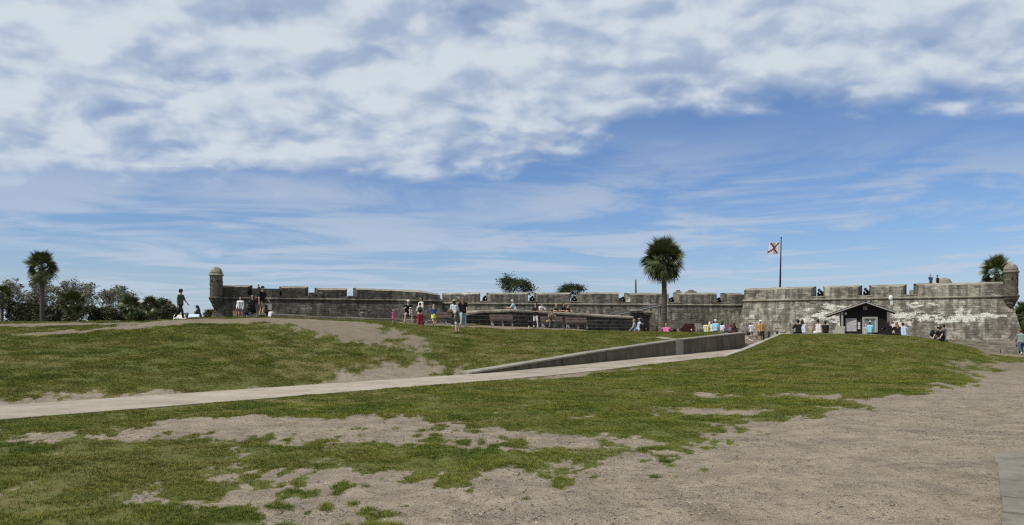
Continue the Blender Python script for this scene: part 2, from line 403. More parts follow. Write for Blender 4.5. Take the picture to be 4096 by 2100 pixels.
turf = n.mix(n.sstep(dry, .42, .66, 0, .75), turf, (.15, .125, .048))
turf = n.mix(n.sstep(f2, .5, .7, 0, .5), turf, (.14, .12, .06))
k = n.sstep(n.m('ADD', g, n.m('ADD', n.m('MULTIPLY', n.m('SUBTRACT', f1, .5), 1.5), n.m('MULTIPLY', n.m('SUBTRACT', f2, .5), .7))), .38, .66)
n.put(b.inputs['Base Color'], n.mix(k, sand, turf))
b.inputs['Roughness'].default_value = .95; b.inputs['Specular IOR Level'].default_value = .1
n.put(b.inputs['Normal'], n.bump(n.m('ADD', f1, n.m('MULTIPLY', f2, .5)), .8, .04))
ground = obj('ground', grid_mesh('ground', verts, quads, {'grass': GG, 'dry': DRY})); ground['kind'] = 'structure'
ground.data.materials.append(gm)
apron = MB().add([(-900, -300, -.12), (900, -300, -.12), (900, 1500, -.12), (-900, 1500, -.12)], [(0, 1, 2, 3)]).build('ground', gm); apron['kind'] = 'structure'
sea_m, n, b = newmat('sea'); b.inputs['Base Color'].default_value = (.05, .09, .12, 1); b.inputs['Roughness'].default_value = .25
n.put(b.inputs['Normal'], n.bump(n.noise(n.new('ShaderNodeNewGeometry').outputs['Position'], .6, 4), .4, .2))
sea = MB().add([(-3000, 1400, -.2), (3000, 1400, -.2), (3000, 5500, -.2), (-3000, 5500, -.2)], [(0, 1, 2, 3)]).build('water', sea_m); sea['kind'] = 'structure'

# ---- grass: tufts of blades, one mass
def tuft(name, n_, h, spread, w, seed):
    r = random.Random(seed); mb = MB()
    for i in range(n_):
        a = r.uniform(0, 6.283); d = r.random() ** .6 * spread; x, y = d * math.cos(a), d * math.sin(a)
        hh = h * r.uniform(.55, 1.1); lean = r.uniform(.3, 1.5) * hh; la = a + r.uniform(-.8, .8); ww = w * r.uniform(.7, 1.2)
        px_, py_ = -math.sin(la) * ww, math.cos(la) * ww
        mx, my = x + math.cos(la) * lean * .35, y + math.sin(la) * lean * .35
        tx, ty = x + math.cos(la) * lean, y + math.sin(la) * lean
        mb.add([(x - px_, y - py_, -.01), (x + px_, y + py_, -.01), (mx + px_ * .8, my + py_ * .8, hh * .62), (mx - px_ * .8, my - py_ * .8, hh * .62), (tx, ty, hh)], [(0, 1, 2, 3), (3, 2, 4)])
    return mb.me(name, grass_m)
grass_m, n, b = newmat('grass_blades')
pos = n.new('ShaderNodeNewGeometry').outputs['Position']; p2 = n.mul(pos, (1, 1, .2))
a1 = n.noise(p2, .8, 5, .65); a2 = n.noise(p2, 24, 2, .5); a3 = n.noise(p2, .28, 4, .6)
c = n.mix(n.sstep(a1, .38, .62), (.070, .103, .011), (.160, .170, .025))
c = n.mix(n.sstep(a3, .46, .62, 0, .75), c, (.172, .155, .040))
c = n.mix(n.sstep(a2, .58, .74, 0, .65), c, (.19, .155, .075))
c = n.mix(n.sstep(a2, .42, .28, 0, .6), c, (.042, .060, .012))
n.put(b.inputs['Base Color'], c); b.inputs['Roughness'].default_value = .7; b.inputs['Specular IOR Level'].default_value = .15
tufts = bpy.data.collections.new('tuft_shapes')
for i in range(6):
    hid = bpy.data.objects.new('tuft_shape', tuft('tuft', 13, (.040, .048, .034, .060, .042, .05)[i], (.05, .06, .07, .045, .065, .05)[i], .0030, i)); tufts.objects.link(hid)
# emitter: cells of the ground with grass
lod = np.interp(YY, [4, 9, 14, 22, 34, 50, 60], [1500, 1150, 680, 380, 210, 130, 100])
dens = smooth(.18, .85, GG) * lod * (.12 + 1.15 * smooth(.34, .66, fbm(XX * 2.6, YY * 2.2, 3, 5)) * (.55 + .9 * fbm(XX * 7, YY * 6, 2, 6))) * 1.15
dens = np.where(onpath, 0, dens)
dens = np.where((np.abs(UU) < .80) & (YY < 60) & (YY > 5.2), dens, 0)
siz = np.interp(YY, [4, 10, 20, 35, 60], [.48, .58, .78, 1.0, 1.25]) * (.5 + 1.0 * fbm(XX * .8, YY * .8, 3, 12)) * (.6 + .4 * GG)
def emitter(name, d_, s_):
    """every second ground vertex, only where something grows"""
    c2 = lambda a: a[::2, ::2]; vv = np.stack([c2(XX), c2(YY), c2(ZZ)], -1); m1, m2 = vv.shape[:2]; vv = vv.reshape(-1, 3).astype(np.float32)
    j0 = (np.arange(m1 - 1)[:, None] * m2 + np.arange(m2 - 1)[None, :]).reshape(-1); qq = np.stack([j0, j0 + 1, j0 + m2 + 1, j0 + m2], -1)
    dd = c2(d_).reshape(-1); sz = c2(s_).reshape(-1); qq = qq[dd[qq].max(1) > 0]; used = np.unique(qq); rm = np.full(len(vv), -1); rm[used] = np.arange(len(used))
    return grid_mesh(name, vv[used], rm[qq].astype(np.int32), {'dens': dd[used], 'siz': sz[used]})
gme = emitter('grass', dens, siz)
grass = obj('grass', gme); gme.materials.append(grass_m); tag(grass, 'short patchy green and straw coloured grass covering the banks', 'grass', kind='stuff')
def scatter(o, coll, seed, rot_tilt=.25):
    ng = bpy.data.node_groups.new('scatter', 'GeometryNodeTree')
    ng.interface.new_socket('Geometry', in_out='INPUT', socket_type='NodeSocketGeometry'); ng.interface.new_socket('Geometry', in_out='OUTPUT', socket_type='NodeSocketGeometry')
    N = ng.nodes.new; L = ng.links.new
    gi = N('NodeGroupInput'); go = N('NodeGroupOutput')
    d = N('GeometryNodeDistributePointsOnFaces'); d.inputs['Seed'].default_value = seed
    na = N('GeometryNodeInputNamedAttribute'); na.data_type = 'FLOAT'; na.inputs['Name'].default_value = 'dens'
    ns = N('GeometryNodeInputNamedAttribute'); ns.data_type = 'FLOAT'; ns.inputs['Name'].default_value = 'siz'
    ci = N('GeometryNodeCollectionInfo'); ci.inputs['Collection'].default_value = coll; ci.inputs['Separate Children'].default_value = True; ci.inputs['Reset Children'].default_value = True
    ii = N('GeometryNodeInstanceOnPoints'); ii.inputs['Pick Instance'].default_value = True
    rv = N('FunctionNodeRandomValue'); rv.data_type = 'FLOAT_VECTOR'; rv.inputs[0].default_value = (-rot_tilt, -rot_tilt, 0); rv.inputs[1].default_value = (rot_tilt, rot_tilt, 6.283)
    rs = N('FunctionNodeRandomValue'); rs.data_type = 'FLOAT'; rs.inputs[2].default_value = .65; rs.inputs[3].default_value = 1.35
    mu = N('ShaderNodeMath'); mu.operation = 'MULTIPLY'
    L(gi.outputs[0], d.inputs['Mesh']); L(na.outputs[0], d.inputs['Density']); L(d.outputs['Points'], ii.inputs['Points'])
    L(ci.outputs[0], ii.inputs['Instance']); L(rv.outputs[0], ii.inputs['Rotation'])
    L(ns.outputs[0], mu.inputs[0]); L(rs.outputs[1], mu.inputs[1]); L(mu.outputs[0], ii.inputs['Scale']); L(ii.outputs[0], go.inputs[0])
    m_ = o.modifiers.new('scatter', 'NODES'); m_.node_group = ng
scatter(grass, tufts, 3)
# ---- shell and pebble bits lying on the bare ground, one mass
peb_m, n, b = newmat('shell_bits')
rnd = n.noise(n.new('ShaderNodeNewGeometry').outputs['Position'], 31, 1)
n.put(b.inputs['Base Color'], n.mix(n.sstep(rnd, .40, .62), (.12, .10, .08), (.42, .39, .33)))
twig_m = plain('dry_twig', (.045, .035, .025))
pebs = bpy.data.collections.new('pebble_shapes')
for i in range(4):
    bm = bmesh.new(); bmesh.ops.create_icosphere(bm, subdivisions=1, radius=.011)
    r = random.Random(i)
    for v in bm.verts: v.co *= r.uniform(.65, 1.3); v.co.z *= .45
    pm = bpy.data.meshes.new('pebble'); bm.to_mesh(pm); bm.free(); pm.materials.append(peb_m)
    pebs.objects.link(bpy.data.objects.new('pebble_shape', pm))
for i in range(3):
    r = random.Random(40 + i); tw = MB(); a0 = 0
    for q_ in range(1 if i < 2 else 4):
        L0 = r.uniform(.03, .07) if i < 2 else r.uniform(.015, .03); x0_, y0_ = (0, 0) if i < 2 else (r.uniform(-.04, .04), r.uniform(-.04, .04)); a0 = r.uniform(0, 6.28)
        tw.tube([(x0_, y0_, .004), (x0_ + L0 * .5 * math.cos(a0), y0_ + L0 * .5 * math.sin(a0), .010), (x0_ + L0 * math.cos(a0 + .3), y0_ + L0 * math.sin(a0 + .3), .004)], [.0025, .003, .0015], 4)
    pebs.objects.link(bpy.data.objects.new('twig_shape', tw.me('twig', twig_m)))
pd_ = np.where((GG < .25) & (~onpath) & (np.abs(UU) < .8) & (YY < 24) & (YY > 5.2), np.interp(YY, [5, 10, 24], [110, 60, 12]), 0) * smooth(.35, .65, fbm(XX * .9, YY * .9, 3, 31)) * 1.6
pme = emitter('shell_bits', pd_, .35 + .75 * fbm(XX * 3, YY * 3, 2, 90))
pb = obj('shell_bits', pme); pme.materials.append(peb_m); tag(pb, 'small pale shell fragments and pebbles strewn over the bare sand', 'gravel', kind='stuff'); scatter(pb, pebs, 9, .5)

# ------------------------------------------------------------------ paved path and sidewalk
def concrete(name, a, bcol, stain=.5, scale=1.0):
    m_, n, b = newmat(name)
    pos = n.new('ShaderNodeNewGeometry').outputs['Position']
    f1 = n.noise(pos, .9 * scale, 5, .62); f2 = n.noise(pos, 14 * scale, 4, .65); f3 = n.noise(n.mul(pos, (1, 1, .12)), 2.4 * scale, 4, .6)
    c = n.mix(n.sstep(f1, .32, .68), a, bcol); c = n.mix(n.sstep(f3, .5, .72, 0, stain), c, tuple(x * .45 for x in a))
    c = n.mix(n.sstep(f2, .55, .75, 0, .4), c, tuple(x * .6 for x in a)); c = n.mix(n.sstep(f2, .42, .3, 0, .35), c, tuple(min(1, x * 1.35) for x in bcol))
    k_ = n.lin(n.new('ShaderNodeObjectInfo').outputs['Random'], 0, 1, .84, 1.08); c = n.mix(1.0, c, n.xyz(k_, k_, k_), 'MULTIPLY')
    n.put(b.inputs['Base Color'], c); n.put(b.inputs['Normal'], n.bump(f2, .3, .01)); return m_
path_m = concrete('shell_concrete', (.275, .233, .176), (.36, .312, .243), .3)
walk_m = concrete('sidewalk_concrete', (.150, .132, .102), (.215, .192, .152), .5)
path = empty('path'); path['kind'] = 'structure'
def path_slab(t0, t1, s0, s1, lift):
    v = []; ts = np.linspace(t0, t1, 5)
    for t in ts:
        for s in (s0, s1):
            x, y = path_xy(t, s); v.append((x, y, float(zpath(t)) + lift))
    v += [(a, b_, c_ - .09) for a, b_, c_ in v]; m = 10; f = []
    for i in range(4):
        a = 2 * i; f += [(a, a + 1, a + 3, a + 2)]
        f += [(a, a + 2, a + 2 + m, a + m), (a + 1, a + 1 + m, a + 3 + m, a + 3)]
    f += [(0, m, m + 1, 1), (8, 9, m + 9, m + 8)]
    return mesh('slab', v, f, path_m)
t = -26.
while t < 62:
    L_ = 6.0 if t < 15 else 2.3
    gap = .02 if t < 15 else .035
    for s0, s1 in (((0.0, PW),) if t < 15 else ((0.0, PW / 2 - .03), (PW / 2 + .03, PW))):
        obj('slab', path_slab(t + gap, t + L_ - gap, s0, s1, random.uniform(-.006, .008)), path)
    t += L_
side = empty('sidewalk', (0, 0, 0)); side['kind'] = 'structure'
e0 = np.array(hit(4012, 2160)); e1 = np.array(hit(3985, 1830)); ed = (e1 - e0) / np.linalg.norm(e1 - e0); en = np.array([ed[1], -ed[0]])
LW = 2.2; Ltot = np.linalg.norm(e1 - e0)
cuts = [-6, -4.4, -2.9, -1.4]
for py in (2062, 2000, 1860): cuts.append(float(np.dot(np.array(hit(4000, py)) - e0, ed)))
cuts = sorted(cuts); cuts.append(Ltot)
for a, b_ in zip(cuts[:-1], cuts[1:]):
    jit = random.uniform(-.05, .05)
    q = [e0 + ed * (a + .008) + en * jit, e0 + ed * (a + .008) + en * (LW), e0 + ed * (b_ - .008) + en * LW, e0 + ed * (b_ - .008) + en * jit]
    MB().prism([(p[0], p[1]) for p in q], -.1, .035 + random.uniform(-.008, .01)).build('slab', walk_m, side)
# rounded end turning right
arc = []
c0 = e1 + en * .6
for k in range(9):
    a = math.pi / 2 * k / 8; arc.append(c0 - en * .6 * math.cos(a) + ed * .55 * math.sin(a))
arc += [e1 + ed * .62 + en * LW, e1 + ed * .62 + en * 7, e1 + en * 7 - ed * .6, e1 + en * (LW)]
MB().prism([(p[0], p[1]) for p in [e1] + arc[1:]], -.1, .037).build('slab', walk_m, side)
# ------------------------------------------------------------------ stone
def stone(name, dark, mid, light, plaster=(.72, .70, .62), warm=.3, streak=.6, rough_scale=1.0):
    m_, n, b = newmat(name)
    pos = n.new('ShaderNodeNewGeometry').outputs['Position']; s = rough_scale
    big = n.noise(pos, .22 * s, 5, .62); med = n.noise(n.mul(pos, (1, 1, 1.7)), 1.3 * s, 5, .65); fine = n.noise(pos, 7 * s, 4, .65)
    vert = n.noise(n.mul(pos, (1, 1, .10)), 1.6 * s, 5, .6)
    hor = n.noise(n.mul(pos, (.25, .25, 1.8)), 1.7 * s, 4, .6)
    tone = n.attr('tone')
    v = n.m('ADD', n.m('MULTIPLY', big, .9), n.m('ADD', n.m('MULTIPLY', med, .7), n.m('ADD', n.m('MULTIPLY', fine, .5), n.m('MULTIPLY', tone, .08))))
    c = n.mix(n.sstep(v, .90, 1.22), dark, mid); c = n.mix(n.sstep(v, 1.14, 1.46), c, light)
    c = n.mix(n.sstep(hor, .50, .70, 0, warm), c, (.30, .255, .18))
    c = n.mix(n.sstep(vert, .45, .60, 0, streak), c, tuple(x * .55 for x in dark))
    c = n.mix(n.sstep(fine, .34, .24, 0, .7), c, tuple(x * .4 for x in dark))
    pl = n.attr('plaster')
    pk = n.sstep(n.m('ADD', pl, n.m('ADD', n.m('MULTIPLY', n.m('SUBTRACT', med, .5), 2.0), n.m('MULTIPLY', n.m('SUBTRACT', fine, .5), .7))), .42, .70)
    c = n.mix(n.m('MULTIPLY', pk, n.sstep(fine, .28, .42, 0, .9)), c, n.mix(n.sstep(fine, .35, .7), tuple(x * .72 for x in plaster), plaster))
    n.put(b.inputs['Base Color'], c); b.inputs['Roughness'].default_value = .95; b.inputs['Specular IOR Level'].default_value = .08
    n.put(b.inputs['Normal'], n.bump(n.m('ADD', n.m('MULTIPLY', med, 1.0), n.m('MULTIPLY', fine, .6)), .8, .08)); return m_
fort_l = stone('weathered_coquina_shaded', (.060, .056, .046), (.158, .147, .121), (.37, .35, .29), warm=.1, streak=.62)  # same coquina, darkened: the left bastion's grazing-light shade is in the colour
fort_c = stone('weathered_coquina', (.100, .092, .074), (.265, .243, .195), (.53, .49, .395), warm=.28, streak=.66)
fort_r = stone('weathered_coquina_sunlit', (.130, .120, .098), (.355, .330, .268), (.65, .615, .51), warm=.2, streak=.66)  # same coquina, lightened: the right bastion's sunlit look is in the colour
cap_m = stone('parapet_coping', (.16, .145, .11), (.34, .31, .24), (.52, .48, .38), warm=.2, streak=.25)
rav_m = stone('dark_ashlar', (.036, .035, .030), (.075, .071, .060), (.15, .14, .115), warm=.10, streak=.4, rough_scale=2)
mortar_m = stone('pale_mortar', (.19, .18, .15), (.30, .28, .24), (.42, .39, .33), warm=.1, streak=.2, rough_scale=2)

ZC = 6.0            # cordon height
def wall_hit(px, A, B):
    """distance along A-B where the sight line of column px crosses it"""
    u = (px - 2048) / F; dx_, dy_ = B[0] - A[0], B[1] - A[1]
    return (u * A[1] - A[0]) / (dx_ - u * dy_)
FP = [(-39.1, 100.4), (-10.4, 109.5), (-10.9, 119.), (38.8, 127.), (33.2, 108.6), (62.6, 95.4), (73., 121.), (60, 200.), (-40, 200.), (-46.5, 128.)]
FP = [np.array(p) for p in FP]
def offset_ring(P_, d):
    out_ = []
    for i in range(len(P_)):
        a, b_, c_ = P_[i - 1], P_[i], P_[(i + 1) % len(P_)]
        e1_ = (b_ - a) / np.linalg.norm(b_ - a); e2_ = (c_ - b_) / np.linalg.norm(c_ - b_)
        n1_ = np.array([e1_[1], -e1_[0]]); n2_ = np.array([e2_[1], -e2_[0]])
        m_ = n1_ + n2_; m_ /= np.linalg.norm(m_); k = d / max(.3, m_.dot(n1_)); out_.append(b_ + m_ * k)
    return out_
BAT = .24
def ring_at(z): return offset_ring(FP, BAT * (ZC - z) if z < ZC else 0)
fort = empty('stone_fort', (12, 110, 0)); FO = Vector((12, 110, 0))
tag(fort, 'long weathered grey coquina fort with embrasured parapet and corner watchtowers', 'fort')
def loc_obj(name, mb_me, parent=None):
    """mesh in world coordinates below the fort root"""
    o = obj(name, mb_me, parent if parent else fort); o.matrix_parent_inverse = Matrix.Identity(4)
    if not parent: o.location = -FO
    return o
PLASTER = [(3330, 1228, 60, 14), (3440, 1228, 60, 10), (3285, 1262, 30, 20), (3220, 1278, 40, 10), (3330, 1275, 30, 20), (3370, 1300, 25, 25), (3600, 1262, 40, 16), (3690, 1268, 70, 18), (3780, 1280, 80, 14), (3860, 1272, 60, 20), (3940, 1262, 50, 14), (4000, 1262, 40, 6), (3660, 1222, 40, 12), (3850, 1240, 20, 12), (3740, 1215, 20, 8), (3600, 1300, 60, 14), (3230, 1240, 20, 10),
           (1830, 1196, 45, 18), (1880, 1185, 22, 14), (1478, 1237, 12, 6), (1850, 1290, 20, 20), (2900, 1210, 14, 5), (2530, 1215, 50, 6), (1440, 1245, 10, 8), (2760, 1215, 10, 6), (2000, 1215, 12, 5)]
def masonry(i, z0, z1, ch, bw, matl, seed, name='masonry', proud=.022):
    """courses of irregular blocks over wall segment i (joined: too fine to pick apart)"""
    r = np.random.default_rng(seed); V = []; Fc = []; tone = []; nv = 0
    z = z0
    while z < z1 - .02:
        h = min(ch * r.uniform(.75, 1.25), z1 - z)
        if z1 - z - h < .1: h = z1 - z
        lo = ring_at(z + .008); hi = ring_at(z + h - .008)
        A0, B0, A1, B1 = lo[i], lo[(i + 1) % len(FP)], hi[i], hi[(i + 1) % len(FP)]
        Ln = np.linalg.norm(B0 - A0); e = (B0 - A0) / Ln; nn = np.array([e[1], -e[0]])
        s = -r.uniform(0, bw)
        while s < Ln:
            w = bw * r.uniform(.55, 1.7); a = max(s, 0) / Ln; b_ = min(s + w, Ln) / Ln
            if b_ - a > .0005:
                d = r.uniform(0, proud) + (.05 if r.random() < .03 else 0) - (.06 if r.random() < .03 else 0); g_ = .010 / Ln
                a2, b2 = a + g_, b_ - g_
                if b2 > a2:
                    p = [A0 + (B0 - A0) * a2, A0 + (B0 - A0) * b2, A1 + (B1 - A1) * b2, A1 + (B1 - A1) * a2]
                    zz = [z + .008, z + .008, z + h - .008, z + h - .008]
                    V += [(q[0] + nn[0] * d, q[1] + nn[1] * d, w_) for q, w_ in zip(p, zz)] + [(q[0] - nn[0] * .06, q[1] - nn[1] * .06, w_) for q, w_ in zip(p, zz)]
                    Fc += [tuple(nv + k for k in q) for q in ((0, 1, 2, 3), (0, 4, 5, 1), (1, 5, 6, 2), (2, 6, 7, 3), (3, 7, 4, 0))]
                    tone += [r.normal(0, .5)] * 8; nv += 8
            s += w
        z += h
    me = mesh(name, V, Fc, matl)
    V = np.array(V); px = 2048 + F * V[:, 0] / V[:, 1]; py = HOR - F * (V[:, 2] - EYE) / V[:, 1]
    pl = np.zeros(len(V))
    for (cx, cy, wx, wy) in PLASTER: pl = np.maximum(pl, .86 * np.exp(-((px - cx) / wx / 1.15) ** 2 - ((py - cy) / wy / 1.25) ** 2))
    for k, a_ in (('tone', np.array(tone)), ('plaster', pl)):
        t_ = me.attributes.new(k, 'FLOAT', 'POINT'); t_.data.foreach_set('value', a_.astype(np.float32))
    return me
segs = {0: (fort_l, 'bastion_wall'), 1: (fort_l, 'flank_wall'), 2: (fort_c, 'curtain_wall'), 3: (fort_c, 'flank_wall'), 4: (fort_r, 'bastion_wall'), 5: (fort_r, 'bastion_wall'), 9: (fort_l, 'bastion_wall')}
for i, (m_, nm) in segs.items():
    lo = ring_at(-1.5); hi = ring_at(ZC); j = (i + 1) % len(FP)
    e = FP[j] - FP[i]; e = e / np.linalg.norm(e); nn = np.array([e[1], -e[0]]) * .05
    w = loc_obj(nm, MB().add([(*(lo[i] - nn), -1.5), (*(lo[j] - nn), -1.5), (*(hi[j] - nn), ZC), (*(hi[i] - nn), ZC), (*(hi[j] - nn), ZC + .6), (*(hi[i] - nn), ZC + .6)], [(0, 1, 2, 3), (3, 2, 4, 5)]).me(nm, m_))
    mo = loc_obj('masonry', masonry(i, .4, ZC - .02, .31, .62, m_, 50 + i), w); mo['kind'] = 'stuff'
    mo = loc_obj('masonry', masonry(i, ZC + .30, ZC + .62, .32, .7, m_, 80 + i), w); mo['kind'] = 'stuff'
    # rounded cordon moulding
    cb = MB(); nseg = 40 if np.linalg.norm(FP[j] - FP[i]) > 15 else 14
    A, B = FP[i], FP[j]; r = random.Random(i)
    pts = [(*(A + (B - A) * k / nseg + nn * 1.2), ZC + .15 + r.uniform(-.012, .012)) for k in range(nseg + 1)]
    cb.tube(pts, [.16 * r.uniform(.93, 1.05) for _ in pts], 10)
    loc_obj('cordon', cb.me('cordon', cap_m if i != 0 else fort_c, True))
# terreplein
loc_obj('gun_deck', MB().prism([tuple(p) for p in offset_ring(FP, -.3)], ZC - .3, ZC + .05).me('gun_deck', cap_m))

# merlons: (segment, left px, right px, top py left, top py right)
MER = [(0, 884, 1008, 1138, 1138), (0, 1118, 1237, 1142, 1143), (0, 1262, 1395, 1149, 1151), (0, 1420, 1692, 1148, 1160), (0, 1692, 1760, 1160, 1172),
       (2, 1772, 1928, 1170, 1168), (2, 1953, 2122, 1169, 1168), (2, 2146, 2292, 1169, 1168), (2, 2318, 2488, 1168, 1167), (2, 2514, 2688, 1170, 1169), (2, 2713, 2880, 1170, 1169), (2, 2906, 2976, 1170, 1170),
       (4, 2976, 3262, 1152, 1142), (4, 3290, 3450, 1141, 1138), (4, 3478, 3632, 1137, 1134), (4, 3660, 4040, 1132, 1124)]
SILL = {0: [(1008, 1118, 1150, 1150), (1237, 1262, 1170, 1172), (1395, 1420, 1183, 1184)], 2: [(1928, 1953), (2122, 2146), (2292, 2318), (2488, 2514), (2688, 2713), (2880, 2906)], 4: [(3262, 3290), (3450, 3478), (3632, 3660)]}
def on_seg(i, px, d=0.0):
    A, B = FP[i], FP[(i + 1) % len(FP)]; q = A + (B - A) * wall_hit(px, A, B)
    e = (B - A) / np.linalg.norm(B - A); return q - np.array([e[1], -e[0]]) * d
def zat(px, py, q): return EYE + (HOR - py) / F * q[1]
DEPTH = {0: 2.6, 2: 2.4, 4: 2.8}
for k, (i, a, b_, pa, pb_) in enumerate(MER):
    A, B = FP[i], FP[(i + 1) % len(FP)]; e = (B - A) / np.linalg.norm(B - A); nn = np.array([-e[1], e[0]])   # inward
    qa, qb = on_seg(i, a), on_seg(i, b_); za, zb_ = zat(a, pa, qa), zat(b_, pb_, qb); dp = DEPTH[i]
    L_ = np.linalg.norm(qb - qa); joined_l = a in (884, 2976, 1692, 1772); joined_r = b_ in (1760, 2976, 4040, 1692)
    sl = 0 if joined_l else .32; sr = 0 if joined_r else .55
    n_ = max(3, int(L_ / .9)); V = []; Fc = []; zbot = ZC + .30; r = random.Random(k)
    drop = .34
    for j in range(n_ + 1):
        f_ = j / n_; so = sl + (L_ - sl - sr) * f_; si = L_ * f_; jz = r.uniform(-.03, .03); z_ = za + (zb_ - za) * f_
        po = qa + e * so; pi = qa + e * si
        V += [(*po, zbot), (*(po - nn * r.uniform(-.01, .03)), z_ - drop + jz), (*(pi + nn * dp * .55), z_ + jz), (*(pi + nn * dp), z_ + jz * .5), (*(pi + nn * dp), zbot)]
    for j in range(n_):
        a0, b0 = j * 5, j * 5 + 5
        Fc += [(a0 + q, b0 + q, b0 + q + 1, a0 + q + 1) for q in range(4)]
    mi = [0, 1, 1, 0] * n_
    Fc += [(4, 3, 2, 1, 0), tuple(n_ * 5 + q for q in range(5))]; mi += [0, 0]
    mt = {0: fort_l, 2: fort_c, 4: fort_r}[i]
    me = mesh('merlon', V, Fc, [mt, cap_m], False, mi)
    V = np.array(V); px = 2048 + F * V[:, 0] / V[:, 1]; py = HOR - F * (V[:, 2] - EYE) / V[:, 1]; pl = np.zeros(len(V))
    for (cx, cy, wx, wy) in PLASTER: pl = np.maximum(pl, .86 * np.exp(-((px - cx) / wx / 1.15) ** 2 - ((py - cy) / wy / 1.25) ** 2))
    me.attributes.new('plaster', 'FLOAT', 'POINT').data.foreach_set('value', pl.astype(np.float32))
    mr = loc_obj('merlon', me)
    # ashlar relief on the outer face
    rr = np.random.default_rng(200 + k); Vb = []; Fb = []; tn = []; z = zbot + .02; nv = 0
    while z < min(za, zb_) - drop - .12:
        h = rr.uniform(.24, .36); s = sl + .02; 
        h = min(h, max(.12, min(za, zb_) - drop - .03 - z))
        while s < L_ - sr - .15:
            w = min(rr.uniform(.4, 1.1), L_ - sr - .02 - s); p0 = qa + e * (s + .01); p1 = qa + e * (s + w - .01); d = rr.uniform(.004, .035)
            Vb += [(*(p0 - nn * d), z + .01), (*(p1 - nn * d), z + .01), (*(p1 - nn * d), z + h - .01), (*(p0 - nn * d), z + h - .01), (*(p0 + nn * .03), z + .01), (*(p1 + nn * .03), z + .01), (*(p1 + nn * .03), z + h - .01), (*(p0 + nn * .03), z + h - .01)]
            Fb += [tuple(nv + q for q in w_) for w_ in ((0, 1, 2, 3), (0, 4, 5, 1), (1, 5, 6, 2), (2, 6, 7, 3), (3, 7, 4, 0))]; tn += [rr.normal(0, .5)] * 8; nv += 8; s += w
        z += h
    if nv:
        mb_ = mesh('masonry', Vb, Fb, mt); mb_.attributes.new('tone', 'FLOAT', 'POINT').data.foreach_set('value', np.array(tn, dtype=np.float32))
        mo = loc_obj('masonry', mb_, mr); mo['kind'] = 'stuff'
# sills under the embrasures and the lower stretch on the left bastion
for i, lst in SILL.items():
    for row in lst:
        a, b_ = row[0], row[1]; qa, qb = on_seg(i, a - (10 if i != 0 else 0)), on_seg(i, b_ + (10 if i != 0 else 0))
        zt_ = zat(a, row[2], qa) if len(row) > 2 else ZC + .62
        A, B = FP[i], FP[(i + 1) % len(FP)]; e = (B - A) / np.linalg.norm(B - A); nn = np.array([-e[1], e[0]])
        q = [qa - nn * (.06 if len(row) < 3 else -.02), qb - nn * (.06 if len(row) < 3 else -.02), qb + nn * 2.0, qa + nn * 2.0]
        if len(row) > 2 and b_ - a > 60: loc_obj('low_parapet', MB().prism([tuple(p) for p in q], ZC + .3, [zt_ - .1, zt_ - .1, zt_, zt_]).me('low_parapet', fort_l))
        else: loc_obj('embrasure_sill', MB().prism([tuple(p) for p in q], zt_ - .14 if len(row) < 3 else ZC + .3, zt_).me('embrasure_sill', cap_m if len(row) < 3 else fort_l))

